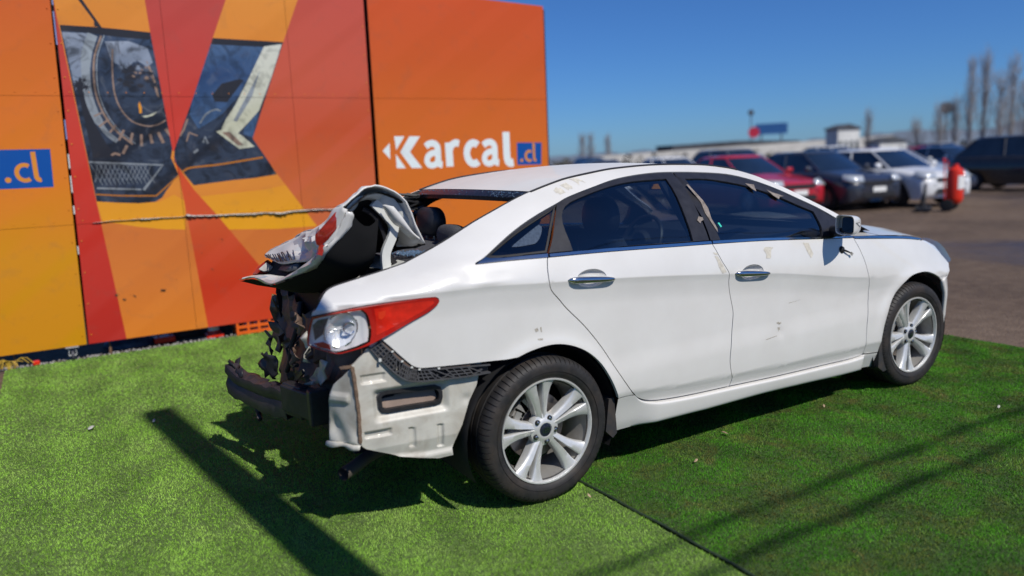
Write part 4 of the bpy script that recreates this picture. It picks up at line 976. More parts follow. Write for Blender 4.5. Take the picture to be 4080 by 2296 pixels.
under = [[lip_pt(s, 1.0).lerp(Vector((-.55, lip_pt(s, 1).y * .92, lip_pt(s, 1).z - .045 + .03 * (1 - s))), u) + Vector((0, 0, -.006 - .04 * math.sin(math.pi * u))) for u in np.linspace(0, 1, 6)] for s in np.linspace(.03, 1, 40)]
MB().grid(under).build('lid_underside', 'liner_black', lid, sharp=None)
MB().grid([[face_pt(s, 1.0) + Vector((.035, 0, .02)), (face_pt(s, 1) + lip_pt(s, 0)) / 2 + Vector((.045, 0, 0)), lip_pt(s, 0) + Vector((.03, 0, -.01))] for s in np.linspace(.35, 1, 30)]).build('gap_backing', 'body_dark', lid)
# patches of bared grey filler on the lip
mat('grey_primer', (.10, .105, .112), .5, nscale=30)
rr = random.Random(5)
for s0, s1, v0, v1 in ((.10, .19, .25, .85), (.19, .27, .1, .6), (.30, .42, .25, .95), (.05, .10, .5, .95)):
    rows = []
    for s in np.linspace(s0, s1, 14):
        a = v0 + rr.uniform(-.12, .12); c = v1 + rr.uniform(-.2, .12); rows.append([lip_pt(s, a) + Vector((-.004, 0, .002)), lip_pt(s, (a + c) / 2) + Vector((-.005, 0, .002)), lip_pt(s, c) + Vector((-.004, 0, .002))])
    MB().grid(rows).build('bare_patch', 'grey_primer', lid)
# garnish hanging in the gap
gq = [(-.845, .17, 1.040), (-.845, .03, 1.052), (-.83, -.10, 1.070), (-.815, -.10, 1.10), (-.82, .03, 1.080), (-.83, .15, 1.062)]
gq = [Vector(p) for p in gq]
solid(MB().add(gq, [(0, 1, 4, 5), (1, 2, 3, 4)]).build('plate_garnish', 'grey_primer', lid), .02)
# lid lamps
def lens(pl, m, depth, dr, name):
    n = len(pl); a = [Vector(p) for p in pl]; c = sum(a, Vector()) / n + Vector(dr) * depth * 1.3
    top = [p + Vector(dr) * depth for p in [q.lerp(c, .12) for q in a]]; vs = a + top + [c]
    fs = [(i, (i + 1) % n, n + (i + 1) % n, n + i) for i in range(n)] + [(n + i, n + (i + 1) % n, 2 * n) for i in range(n)]
    return MB().add(vs, fs).build(name, m, lid, sharp=40)
mat('dull_red_lens', (.30, .022, .014), .18, coat=.7, nscale=40, namt=.35)
lens([(-.694, -.47, 1.348), (-.728, -.46, 1.325), (-.763, -.45, 1.287), (-.820, -.43, 1.228), (-.820, -.42, 1.204), (-.804, -.42, 1.195), (-.776, -.44, 1.222), (-.746, -.46, 1.262), (-.700, -.47, 1.335)], 'dull_red_lens', .022, (-.6, -.3, .6), 'lid_lamp')
MB().add([Vector(p) for p in ((-.700, -.475, 1.335), (-.746, -.465, 1.262), (-.776, -.445, 1.222), (-.792, -.43, 1.203), (-.772, -.435, 1.190), (-.745, -.45, 1.205), (-.712, -.47, 1.265), (-.684, -.48, 1.328))], [(0, 1, 6, 7), (1, 2, 5, 6), (2, 3, 4, 5)]).build('lamp_carrier', PAINT, lid)
MB().box((-.806, -.425, 1.180), (.02, .02, .045), Matrix.Rotation(.4, 3, 'Y')).build('lamp_tab', 'dull_red_lens', lid)
LL_ = [(-.931, .34, 1.007), (-.898, .34, 1.043), (-.870, .34, 1.062), (-.847, .34, 1.075), (-.819, .34, 1.048), (-.795, .34, 1.025), (-.809, .34, 1.015), (-.863, .34, .999)]
lens(LL_, 'dull_red_lens', .02, (-.4, -.6, .3), 'lid_lamp')
mat('pale_lens', (.50, .48, .46), .12, coat=1., nscale=120, namt=.15)
lens([(x - .006, y - .014, z) for x, y, z in ((-.900, .325, 1.033), (-.874, .325, 1.053), (-.854, .325, 1.066), (-.816, .325, 1.034), (-.828, .325, 1.021), (-.873, .325, 1.018))], 'pale_lens', .014, (-.4, -.6, .3), 'lid_lamp_clear')
# lettering across the face: HYUNDAI in strokes
mat('letter_chrome', (.035, .045, .07), .3, .3)
GL = {'H': [((0, 0), (0, 1)), ((.6, 0), (.6, 1)), ((0, .5), (.6, .5))], 'Y': [((0, 1), (.3, .5)), ((.6, 1), (.3, .5)), ((.3, .5), (.3, 0))], 'U': [((0, 1), (0, .15)), ((0, .15), (.15, 0)), ((.15, 0), (.45, 0)), ((.45, 0), (.6, .15)), ((.6, .15), (.6, 1))], 'N': [((0, 0), (0, 1)), ((0, 1), (.6, 0)), ((.6, 0), (.6, 1))], 'D': [((0, 0), (0, 1)), ((0, 1), (.4, 1)), ((.4, 1), (.6, .75)), ((.6, .75), (.6, .25)), ((.6, .25), (.4, 0)), ((.4, 0), (0, 0))], 'A': [((0, 0), (.3, 1)), ((.3, 1), (.6, 0)), ((.13, .4), (.47, .4))], 'I': [((.1, 0), (.1, 1))]}
lt = empty('lettering', parent=lid)
u0 = 0.
for ch in 'HYUNDAI':
    mb_ = MB()
    for (a, b_), (c, e) in GL[ch]:
        L_ = []
        for (u, v) in ((a, b_), (c, e)):
            s = .975 - (u0 + u * .72) * .046; L_.append(face_pt(s, .93 - .42 * v, .006) + Vector((-.002, -.004, .003)))
        mb_.tube(L_, .0030, 4)
    mb_.build('letter', 'letter_chrome', lt, smooth=False)
    u0 += 1.0 if ch != 'I' else .4
# inner frame of the lid and hinge arm
fo = [(-.695, -.465, 1.352), (-.643, -.465, 1.392), (-.583, -.465, 1.403), (-.515, -.465, 1.407), (-.474, -.465, 1.376), (-.430, -.465, 1.310), (-.352, -.465, 1.184)]
fi = [(-.650, -.38, 1.322), (-.615, -.38, 1.368), (-.575, -.38, 1.385), (-.550, -.38, 1.360), (-.520, -.38, 1.318), (-.462, -.38, 1.240), (-.415, -.40, 1.228)]
a_, b_ = crom(fo, 5), crom(fi, 5)
solid(MB().grid([[Vector(p), Vector(p).lerp(Vector(q), .5) + Vector((.012 * math.sin(i * .6), 0, -.012)), Vector(q)] for i, (p, q) in enumerate(zip(a_, b_))]).build('lid_frame', 'white_inner', lid, sharp=None), .004)
fo2 = [(-.530, -.49, 1.355), (-.490, -.49, 1.345), (-.455, -.49, 1.300), (-.405, -.49, 1.225), (-.360, -.49, 1.185)]; fi2 = [(-.525, -.455, 1.345), (-.500, -.45, 1.300), (-.470, -.45, 1.262), (-.430, -.46, 1.240), (-.375, -.47, 1.190)]
solid(MB().grid([[Vector(p), Vector(p).lerp(Vector(q), .5) + Vector((-.01, -.012, .004)), Vector(q)] for p, q in zip(crom(fo2, 4), crom(fi2, 4))]).build('bent_flange', PAINT, lid, sharp=None), .003)
hp = crom([(-.516, -.42, 1.060), (-.514, -.42, 1.136), (-.480, -.42, 1.205), (-.466, -.42, 1.248), (-.486, -.42, 1.290), (-.555, -.42, 1.365)], 6)
rows = []
for i, p in enumerate(hp):
    p = Vector(p); t = (Vector(hp[min(i + 1, len(hp) - 1)]) - Vector(hp[max(i - 1, 0)])).normalized(); n_ = Vector((t.z, 0, -t.x)); w_ = .020
    rows.append([p + n_ * w_ + Vector((0, -.012, 0)), p - n_ * w_ + Vector((0, -.012, 0)), p - n_ * w_ + Vector((0, .012, 0)), p + n_ * w_ + Vector((0, .012, 0))])
bevel(MB().grid(rows, True).build('hinge_arm', 'white_inner', CAR, sharp=30), .004)
MB().tube(crom([(-.60, -.40, 1.34), (-.545, -.40, 1.30), (-.51, -.40, 1.22), (-.49, -.40, 1.12), (-.44, -.40, 1.06)], 4), .012, 6).build('liner_edge', 'black_plastic', lid)

# ------------------------------------------------------------------ back window opening, shelf, cabin
MB().grid([[roof_pt(0, v) + Vector((.002, 0, -.001)), roof_pt(0, v) + Vector((-.020, 0, -.012)), roof_pt(0, v * .99) + Vector((-.040 - .004 * abs(math.sin(v * 47)), 0, -.028)), roof_pt(0, v * .98) + Vector((-.030, 0, -.050))] for v in np.linspace(-.97, .97, 90)]).build('back_window_rim', mat('ceramic_band', (.014, .017, .026), .3, nscale=160, namt=.8), CAR)
sh = MB(); rr = random.Random(11)
for k in range(260):
    v = rr.uniform(-.98, .98) if k < 120 else -rr.uniform(.6, .99); p = roof_pt(0, v) + Vector((rr.uniform(-.045, -.005), 0, rr.uniform(-.03, -.004))); s = rr.uniform(.002, .005)
    sh.box(p, (s, s, s * .7), Matrix.Rotation(rr.uniform(0, 3), 3, Vector((rr.random(), rr.random(), .3)).normalized()))
for k in range(420):
    u = rr.random(); p = Vector((-.37 + .12 * rr.gauss(.5, .35), -.21 + .09 * rr.gauss(0, .6), 1.098 + .004 * rr.random())); s = rr.uniform(.003, .008)
    sh.box(p, (s, s, s * .7), Matrix.Rotation(rr.uniform(0, 3), 3, Vector((rr.random(), rr.random(), .3)).normalized()))
o = sh.build('glass_shards', mat('shard_glass', (.10, .16, .24), .08, coat=1.), CAR, smooth=False); o['kind'] = 'stuff'
MB().grid([[Vector((x, y, 1.085 + .012 * math.sin(y * 5) + .02 * (x + .4))) for y in np.linspace(-.66, .66, 12)] for x in np.linspace(-.50, .08, 6)]).build('parcel_shelf', 'interior_fabric', CAR, sharp=None)
MB().grid([[Vector((-.52 + .02 * math.sin(y * 30), y, 1.06)), Vector((-.44, y, 1.096)), Vector((-.40, y, 1.075))] for y in np.linspace(-.6, .1, 16)]).build('shelf_lip', 'white_inner', CAR, sharp=None)
def headrest(par, c, rx, ry, rz, m='interior_black', name='headrest'):
    rows = []
    for i in range(13):
        a = -math.pi / 2 + math.pi * i / 12; row = []
        for k in range(24):
            q = 2 * math.pi * k / 24; cx, cy = math.cos(q), math.sin(q); e = .7
            row.append(Vector((c[0] + rx * math.copysign(abs(cx) ** e, cx) * max(.02, math.cos(a) ** .55), c[1] + ry * math.copysign(abs(cy) ** e, cy) * max(.02, math.cos(a) ** .55), c[2] + rz * math.sin(a))))
        rows.append(row)
    return MB().grid(rows, True).build(name, m, par, sharp=None)
mat('leatherette', (.022, .022, .025), .42, nscale=40, namt=.25)
rs = empty('rear_seat', parent=CAR)
headrest(rs, (.055, .30, 1.205), .055, .135, .082, 'leatherette'); headrest(rs, (.055, -.33, 1.165), .055, .135, .075, 'leatherette'); headrest(rs, (.02, -.02, 1.145), .05, .13, .06, 'interior_fabric')
MB().tube([(.05, .25, 1.13), (.05, .25, 1.03)], .007, 6).tube([(.05, .35, 1.13), (.05, .35, 1.03)], .007, 6).build('headrest_posts', 'bolt_steel', rs)
MB().grid([[Vector((.12 + .22 * (1 - v) + .03 * math.sin(v * 3), y, .45 + .62 * v)) for y in np.linspace(-.66, .66, 9)] for v in np.linspace(0, 1, 8)]).build('backrest', 'interior_fabric', rs, sharp=None)
MB().box((.58, 0, .48), (.56, 1.3, .12)).build('cushion', 'interior_fabric', rs, smooth=False)
def front_seat(y):
    t = empty('front_seat', parent=CAR)
    rows = [[Vector((1.02 - .30 * v + .10 * math.cos(q) * (1 - .2 * v), y + .23 * math.copysign(abs(math.sin(q)) ** .7, math.sin(q)) * (1 - .25 * v ** 3), .42 + .68 * v)) for q in np.linspace(0, 2 * math.pi, 20, endpoint=False)] for v in np.linspace(0, 1, 12)]
    MB().grid(rows, True).build('backrest', 'interior_fabric', t, sharp=None)
    headrest(t, (.735, y, 1.205), .055, .135, .105, 'leatherette')
    bevel(MB().box((1.28, y, .42), (.52, .48, .14)).build('cushion', 'interior_fabric', t, smooth=False), .03, 3)
front_seat(-.37); front_seat(.37)
ds = [(1.92, .70), (1.90, .92), (1.95, 1.00), (2.10, 1.03), (2.45, 1.02), (2.45, .70)]
MB().prism(ds, lambda x, z: (x, -.76, z), lambda x, z: (x, .76, z)).build('dashboard', 'interior_black', CAR, smooth=False)
sw = empty('steering_wheel', parent=CAR)
c = Vector((1.66, .37, .94)); R3 = Matrix.Rotation(R_(-65), 3, 'Y')
MB().tube([c + R3 @ Vector((.185 * math.cos(a), .185 * math.sin(a), 0)) for a in np.linspace(0, 2 * math.pi, 33)], .015, 8, False).build('rim', 'leatherette', sw)
MB().tube([c + R3 @ Vector((0, -.17, 0)), c + R3 @ Vector((0, .17, 0))], .02, 6).tube([c, c + R3 @ Vector((-.17, 0, 0))], .018, 6).lathe([(0, -.03), (.07, -.02), (.08, .02)], 16, 'x', c).build('spokes', 'interior_black', sw)
rv = empty('rear_view_mirror', parent=CAR)
MB().box((1.50, -.02, 1.335), (.02, .22, .06)).build('housing', 'interior_black', rv, smooth=False); MB().box((1.488, -.02, 1.335), (.006, .20, .048)).build('pane', 'mirror_glass', rv, smooth=False)
mat('paper', (.75, .75, .72), .8, nscale=50)
pn = MB().grid([[scr_pt(u, v, -.012) for v in np.linspace(-.62, -.40, 4)] for u in np.linspace(.25, .6, 4)]).build('paper_notice', 'paper', CAR)
for s in (-1, 1):   # dark trim inside pillars and doors
    panel('door_card', outl(BELT_R, BSEAM, RDBOT, RDREAR[::-1]), surf_off(.07), 'interior_black', CAR, sx=.12, sz=.1, gap=.01, side=s, flange=.04)
    panel('door_card', outl(BELT_F, FDFRONT, FDBOT, BSEAM[::-1]), surf_off(.07), 'interior_black', CAR, sx=.12, sz=.1, gap=.01, side=s, flange=.04)
    cp_ = outl([(-.50, 1.125), (-.36, 1.175), (-.185, 1.245), (.05, 1.33), (.20, 1.375), (.5, 1.43), (.95, 1.45), (1.3, 1.44), (1.5, 1.41)], [(1.5, 1.41), (1.42, 1.385), (1.043, 1.41), (.749, 1.405), (.42, 1.36), (.219, 1.30), (.06, 1.255), (-.05, 1.20), (-.22, 1.12)], [(-.22, 1.12), (-.22, 1.06)], [(-.22, 1.06), (-.50, 1.06)])
    panel('pillar_trim', cp_, surf_off(.030), 'interior_black', CAR, sx=.05, sz=.03, gap=0, side=s, flange=.02)
    panel('pillar_trim', [(.93, 1.40), (1.06, 1.41), (1.06, 1.08), (.95, 1.08)], surf_off(.035), 'interior_black', CAR, sx=.08, sz=.06, gap=0, side=s, flange=.02)
# loop of cable tied at the far pillar
cb = MB(); rr = random.Random(2)
for k in range(7):
    y0 = .50 + rr.uniform(-.02, .02); pts_ = [(-.02 + rr.uniform(-.03, .03), y0, 1.36 - .02 * i + rr.uniform(-.01, .01)) if i % 2 == 0 else (.06 + rr.uniform(-.03, .03), y0 - .02, 1.365 - .02 * i) for i in range(6)]
    cb.tube(crom(pts_, 5), .006, 5)
cb.build('cable_bundle', 'rubber_seal', CAR)

# ------------------------------------------------------------------ ground
m, nt, b = new_mat('dirt')
p = gpos(nt)
f1 = noise_tex(nt, .35, 8, .62, p); f2 = noise_tex(nt, 6, 8, .7, p); f3 = noise_tex(nt, 45, 4, .6, p)
c = ramp(nt, f1, [(.36, (.060, .037, .025)), (.50, (.125, .082, .055)), (.66, (.190, .134, .094))])
c = mixc(nt, .55, c, ramp(nt, f2, [(.3, (.055, .037, .027)), (.75, (.21, .155, .112))]))
wet = ramp(nt, noise_tex(nt, .16, 4, .5, p, .4), [(.50, (0, 0, 0)), (.60, (1, 1, 1))])
c = mixc(nt, wet, c, mixc(nt, .6, c, (.040, .032, .030)))
nt.links.new(c, b.inputs['Base Color'])
rg = ramp(nt, wet, [(0, (.85, .85, .85)), (1, (.28, .28, .28))]); nt.links.new(rg, b.inputs['Roughness'])
b.inputs['Specular IOR Level'].default_value = .25
bump(nt, b, mixc(nt, .5, f2, f3), .9, .05)
rs_ = np.concatenate([-np.geomspace(1500, 8, 18), np.linspace(-6, 30, 25), np.geomspace(34, 1500, 16)])
gv = [Vector((x, y, -.012 + (0 if abs(x - 1) < 5 and abs(y - 1) < 6 else .03 * mnoise.noise(Vector((x * .3, y * .3, 0)))))) for x in rs_ for y in rs_]
n = len(rs_); gf = [(i * n + j, (i + 1) * n + j, (i + 1) * n + j + 1, i * n + j + 1) for i in range(n - 1) for j in range(n - 1)]
meshobj('ground', gv, gf, 'dirt', kind='structure')
def turf_mats(name, ca, cb, brown, bamt):
    m, nt, b = new_mat(name)
    p = gpos(nt)
    at = node(nt, 'ShaderNodeAttribute', attribute_name='tint')
    c = ramp(nt, at.outputs['Fac'], [(0, ca), (1, cb)])
    big = noise_tex(nt, 1.6, 6, .62, p, .3)
    c = mixc(nt, ramp(nt, big, [(.36, (.45, .45, .45)), (.50, (0, 0, 0))]), c, tuple(v * .55 for v in ca))
    bl = noise_tex(nt, 4.2, 8, .72, p, .8)
    mk = ramp(nt, bl, [(.46, (0, 0, 0)), (.64, (bamt, bamt, bamt))])
    c = mixc(nt, mk, c, brown)
    nt.links.new(c, b.inputs['Base Color']); b.inputs['Roughness'].default_value = .5; b.inputs['Specular IOR Level'].default_value = .15
    return m
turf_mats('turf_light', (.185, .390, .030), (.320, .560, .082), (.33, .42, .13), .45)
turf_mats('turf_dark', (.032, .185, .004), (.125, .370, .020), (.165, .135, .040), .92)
mat('turf_backing', (.085, .135, .034), .9, nscale=30, namt=.4, bmp=.5, bscale=160); mat('turf_backing_dark', (.034, .070, .012), .9, nscale=30, namt=.5, bmp=.5, bscale=160)
def turf(name, x0, x1, y0, y1, m, seed, z0, dens):
    base = MB().grid([[Vector((x, y, z0)) for y in np.linspace(y0, y1, 12)] for x in np.linspace(x0, x1, 12)])
    base.grid([[Vector((x0, y, z0)), Vector((x0, y, z0 - .02))] for y in (y0, y1)]).grid([[Vector((x1, y, z0)), Vector((x1, y, z0 - .02))] for y in (y0, y1)])
    bo = base.build(name, 'turf_backing' if m == 'turf_light' else 'turf_backing_dark', None, kind='structure')
    rg = np.random.default_rng(seed); P = []
    for ya, yb, d in ((y0, -.35, dens), (-.35, 1.6, dens * .62), (1.6, y1, dens * .34)):
        if yb <= ya: continue
        n = int((x1 - x0) * (yb - ya) * d); P.append(np.stack([rg.uniform(x0, x1, n), rg.uniform(ya, yb, n), np.full(n, (dens / d) ** .5)], 1))
    P = np.concatenate(P); n = len(P)
    # nap: clumps lean together
    nx = np.sin(P[:, 0] * 9.1 + 3 * np.sin(P[:, 1] * 5.3)) + np.sin(P[:, 1] * 14.7 + 2 * np.sin(P[:, 0] * 11.9)); ny = np.sin(P[:, 1] * 8.3 + 2.5 * np.sin(P[:, 0] * 6.1)) + np.sin(P[:, 0] * 16.3)
    h = rg.uniform(.005, .0115, n) * (1 + .06 * nx); wd = rg.uniform(.0009, .0017, n) * P[:, 2] * 1.15
    a = rg.uniform(0, 2 * np.pi, n); ln = rg.uniform(.002, .009, n); la = rg.uniform(0, 2 * np.pi, n)
    tx = P[:, 0] + ln * np.cos(la) + .0015 * nx; ty = P[:, 1] + ln * np.sin(la) + .0015 * ny - .002
    V = np.empty((n, 3, 3)); V[:, 0] = np.stack([P[:, 0] - wd * np.cos(a), P[:, 1] - wd * np.sin(a), np.full(n, z0)], 1)
    V[:, 1] = np.stack([P[:, 0] + wd * np.cos(a), P[:, 1] + wd * np.sin(a), np.full(n, z0)], 1); V[:, 2] = np.stack([tx, ty, z0 + h], 1)
    me = bpy.data.meshes.new('turf_blades'); me.vertices.add(3 * n); me.vertices.foreach_set('co', V.ravel())
    me.loops.add(3 * n); me.loops.foreach_set('vertex_index', np.arange(3 * n, dtype=np.int32))
    me.polygons.add(n); me.polygons.foreach_set('loop_start', np.arange(0, 3 * n, 3, dtype=np.int32))
    at = me.attributes.new('tint', 'FLOAT', 'POINT'); t = np.clip(rg.normal(.5, .15, n) + .03 * nx, 0, 1); at.data.foreach_set('value', np.repeat(t, 3).astype(np.float32))
    me.materials.append(MATS[m]); me.update(); me.validate()
    o = bpy.data.objects.new('turf_blades', me); o['kind'] = 'stuff'; link(o, bo)
    return bo
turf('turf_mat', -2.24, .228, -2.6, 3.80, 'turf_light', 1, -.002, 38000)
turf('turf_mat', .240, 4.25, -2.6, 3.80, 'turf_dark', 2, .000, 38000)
mat('mat_edge', (.018, .035, .016), .7, nscale=60, namt=.4)
ev = MB().tube([(.234 + .006 * math.sin(y * 3.1) + .003 * math.sin(y * 17), y, .004) for y in np.linspace(-2.6, 3.8, 90)], .006, 6)
o = ev.build('mat_seam', 'mat_edge'); o['kind'] = 'structure'

# ------------------------------------------------------------------ printed hoarding behind the car (plane y = 3.8)
WY = 3.8
def print_mat(name, stops, band=.12, rough=.42, dirt=.20, photo=0.):
    """ink on sheet metal: colour by height, faint diagonal translucent bands, scuffs"""
    m, nt, b = new_mat(name)
    p = gpos(nt); s = node(nt, 'ShaderNodeSeparateXYZ'); nt.links.new(p, s.inputs[0])
    mr_ = node(nt, 'ShaderNodeMapRange'); mr_.inputs['From Min'].default_value = 0; mr_.inputs['From Max'].default_value = 3.3; nt.links.new(s.outputs['Z'], mr_.inputs['Value'])
    c = ramp(nt, mr_.outputs[0], [(z / 3.3, cc) for z, cc in stops])
    cb = node(nt, 'ShaderNodeCombineXYZ'); ad = node(nt, 'ShaderNodeMath', operation='MULTIPLY_ADD'); nt.links.new(s.outputs['X'], ad.inputs[0]); ad.inputs[1].default_value = .8; nt.links.new(s.outputs['Z'], ad.inputs[2]); sb = node(nt, 'ShaderNodeMath', operation='MULTIPLY_ADD'); nt.links.new(s.outputs['X'], sb.inputs[0]); sb.inputs[1].default_value = -.75; nt.links.new(s.outputs['Z'], sb.inputs[2]); nt.links.new(sb.outputs[0], cb.inputs['X'])
    v = noise_tex(nt, 1.7, 1, .3, cb.outputs[0])
    c = mixc(nt, ramp(nt, v, [(.42, (0, 0, 0)), (.47, (band, band, band)), (.58, (band, band, band)), (.62, (0, 0, 0))]), c, tuple(min(1, q * 1.35 + .02) for q in stops[-1][1][:3]))
    if photo:
        ph = noise_tex(nt, 5.5, 7, .62, p, 1.6); c = mixc(nt, ramp(nt, ph, [(.38, (photo, photo, photo)), (.52, (0, 0, 0))]), c, (.008, .009, .012))
        c = mixc(nt, ramp(nt, ph, [(.58, (0, 0, 0)), (.74, (photo * .6, photo * .6, photo * .6))]), c, (.19, .21, .24))
    d = ramp(nt, noise_tex(nt, 5, 9, .72, p, .5), [(.54, (0, 0, 0)), (.74, (dirt, dirt, dirt))])
    c = mixc(nt, d, c, (.12, .09, .07))
    nt.links.new(c, b.inputs['Base Color']); b.inputs['Roughness'].default_value = rough; b.inputs['Specular IOR Level'].default_value = .22
    bump(nt, b, noise_tex(nt, 1.9, 3, .5, p), .30, .012)
    return m
L = lambda *c: lin(*c)[:3]
print_mat('ink_left', [(.1, L(190, 132, 12)), (.9, L(196, 134, 20)), (1.5, L(206, 118, 30)), (2.1, L(202, 108, 34)), (3.0, L(190, 88, 34))], .10)
print_mat('ink_base', [(.1, L(206, 118, 38)), (.6, L(198, 112, 48)), (1.05, L(192, 104, 48)), (1.4, L(206, 128, 48)), (3.0, L(206, 126, 44))], .08)
print_mat('ink_sky', [(.1, L(208, 128, 46)), (2.7, L(206, 126, 46)), (3.1, L(206, 130, 50))], .12)
print_mat('ink_yellow', [(.1, L(216, 150, 30)), (1.0, L(216, 150, 28)), (1.4, L(210, 138, 40)), (3, L(210, 140, 40))], .05)
print_mat('ink_red', [(.1, L(170, 42, 34)), (1.2, L(186, 46, 32)), (1.9, L(190, 56, 42)), (3, L(174, 66, 58))], .10)
print_mat('ink_redwedge', [(.1, L(192, 62, 34)), (.5, L(184, 52, 26)), (1.1, L(190, 78, 40)), (1.7, L(200, 70, 30)), (3, L(190, 68, 50))], .10)
print_mat('ink_redright', [(.1, L(190, 104, 50)), (1.3, L(188, 96, 50)), (1.9, L(182, 76, 40)), (2.4, L(184, 82, 58)), (3.1, L(180, 76, 62))], .14)
print_mat('ink_right', [(.1, L(204, 118, 32)), (1.2, L(202, 108, 32)), (1.9, L(196, 98, 34)), (2.6, L(190, 84, 34)), (3.2, L(192, 78, 36))], .07)
print_mat('ink_black', [(.1, L(36, 36, 42)), (3, L(38, 40, 48))], .1)
print_mat('ink_navy', [(.1, L(40, 46, 60)), (1.5, L(34, 38, 48)), (2.1, L(30, 36, 48)), (2.7, L(52, 68, 92))], .3, photo=.75)
print_mat('ink_blue', [(.1, L(44, 66, 96)), (2.0, L(52, 78, 112)), (2.4, L(42, 66, 104)), (2.7, L(66, 92, 126))], .2, photo=.45)
print_mat('ink_cream', [(.1, L(190, 190, 172)), (2, L(180, 180, 156)), (3, L(200, 202, 194))], .1, photo=.35)
print_mat('ink_silver', [(.1, L(120, 118, 116)), (2, L(112, 118, 124)), (3, L(150, 160, 168))], .2, photo=.5)
print_mat('ink_bronze', [(.1, L(104, 82, 72)), (3, L(150, 126, 110))], .1, photo=.6)
print_mat('ink_orange_line', [(.1, L(168, 104, 36)), (3, L(168, 104, 36))], 0)
print_mat('ink_signblue', [(.1, L(14, 74, 148)), (3, L(14, 74, 148))], 0)
print_mat('ink_white', [(.1, L(214, 222, 222)), (3, L(214, 222, 222))], 0)
print_mat('ink_letter_orange', [(.1, L(206, 132, 50)), (3, L(206, 132, 50))], 0)
print_mat('ink_cloud', [(.1, L(120, 130, 142)), (2.4, L(96, 108, 126)), (2.75, L(140, 150, 166))], .3, photo=.7)
mat('steel_bare', (.34, .33, .31), .5, .5, nscale=40, namt=.3)
mat('hoarding_frame', (.035, .032, .034), .7)
def ribbon(pts, w):
    """closed outline round an open polyline"""
    P = [np.array(q, float) for q in pts]; a = []; c = []
    for i in range(len(P)):
        t = P[min(i + 1, len(P) - 1)] - P[max(i - 1, 0)]; t /= np.linalg.norm(t) + 1e-9; nn = np.array([-t[1], t[0]]); ww = w[i] if hasattr(w, '__len__') else w
        a.append(tuple(P[i] + nn * ww / 2)); c.append(tuple(P[i] - nn * ww / 2))
    return a + c[::-1]
def print_sheet(name, rect, prints, parent, base, y=WY, buckle=.0):
    """one metal sheet; its print is cut into the sheet's own faces"""
    V = [Vector(q) for q in rect]; E = [(i, (i + 1) % len(rect)) for i in range(len(rect))]
    bx0, bx1 = min(q[0] for q in rect), max(q[0] for q in rect); bz0, bz1 = min(q[1] for q in rect), max(q[1] for q in rect)
    use = []
    for mn, pl in prints:
        if max(q[0] for q in pl) < bx0 or min(q[0] for q in pl) > bx1 or max(q[1] for q in pl) < bz0 or min(q[1] for q in pl) > bz1: continue
        n0 = len(V); V += [Vector(q) for q in pl]; E += [(n0 + i, n0 + (i + 1) % len(pl)) for i in range(len(pl))]; use.append((mn, pl))
    gx, gz = np.meshgrid(np.linspace(bx0 + .03, bx1 - .03, 10), np.linspace(bz0 + .03, bz1 - .03, 10))
    V += [Vector((a, c)) for a, c in zip(gx.ravel(), gz.ravel())]
    r = delaunay_2d_cdt(V, E, [], 0, 1e-5); ov, of = r[0], r[2]
    cx = np.array([sum(ov[i].x for i in f_) / len(f_) for f_ in of]); cz = np.array([sum(ov[i].y for i in f_) / len(f_) for f_ in of])
    ok = inpoly(cx, cz, rect); mi = np.zeros(len(of), int); names = [base]
    for mn, pl in use:
        if mn not in names: names.append(mn)
        mi[inpoly(cx, cz, pl)] = names.index(mn)
    F = [tuple(f_) for f_, k in zip(of, ok) if k]
    def yy(v):
        e = min(v.x - bx0, bx1 - v.x, v.y - bz0, bz1 - v.y); e = max(0, min(1, e / .15))
        return y - buckle * e * (1 + 1.5 * mnoise.noise(Vector((v.x * 2.2, v.y * 2.2, 3))))
    o = meshobj(name, [(v.x, yy(v), v.y) for v in ov], F, None, parent, False, None, mats=[MATS[k] for k in names], fmat=mi[ok])
    return solid(o, .003, -1)
DARK1 = [(-1.514, 2.776), (-1.266, 2.773), (-1.04, 2.763), (-.843, 2.75), (-.824, 2.479), (-.793, 2.045), (-.773, 1.762), (-.793, 1.684), (-.746, 1.536), (-.80, 1.47), (-.86, 1.40), (-.90, 1.34), (-.96, 1.305), (-1.097, 1.300), (-1.258, 1.316), (-1.416, 1.336)]
DARK2 = [(-.337, 2.727), (.291, 2.719), (-.066, 1.839), (.043, 1.644), (.12, 1.498), (-.10, 1.472), (-.265, 1.464), (-.629, 1.432), (-.729, 1.584), (-.771, 1.647), (-.757, 1.756), (-.546, 2.225)]
arc = lambda pts: crom(pts, 5)
LO = arc([(-1.285, 2.712), (-1.345, 2.56), (-1.372, 2.40), (-1.374, 2.22), (-1.342, 2.06), (-1.28, 1.92), (-1.20, 1.835)])
L2 = arc([(-1.222, 2.705), (-1.29, 2.54), (-1.315, 2.38), (-1.315, 2.22), (-1.275, 2.06), (-1.20, 1.925), (-1.085, 1.808)])
L3 = arc([(-1.150, 2.60), (-1.170, 2.44), (-1.177, 2.25), (-1.145, 2.11), (-1.07, 2.005), (-.96, 1.962), (-.87, 1.972), (-.80, 2.01)])
rr = random.Random(21)
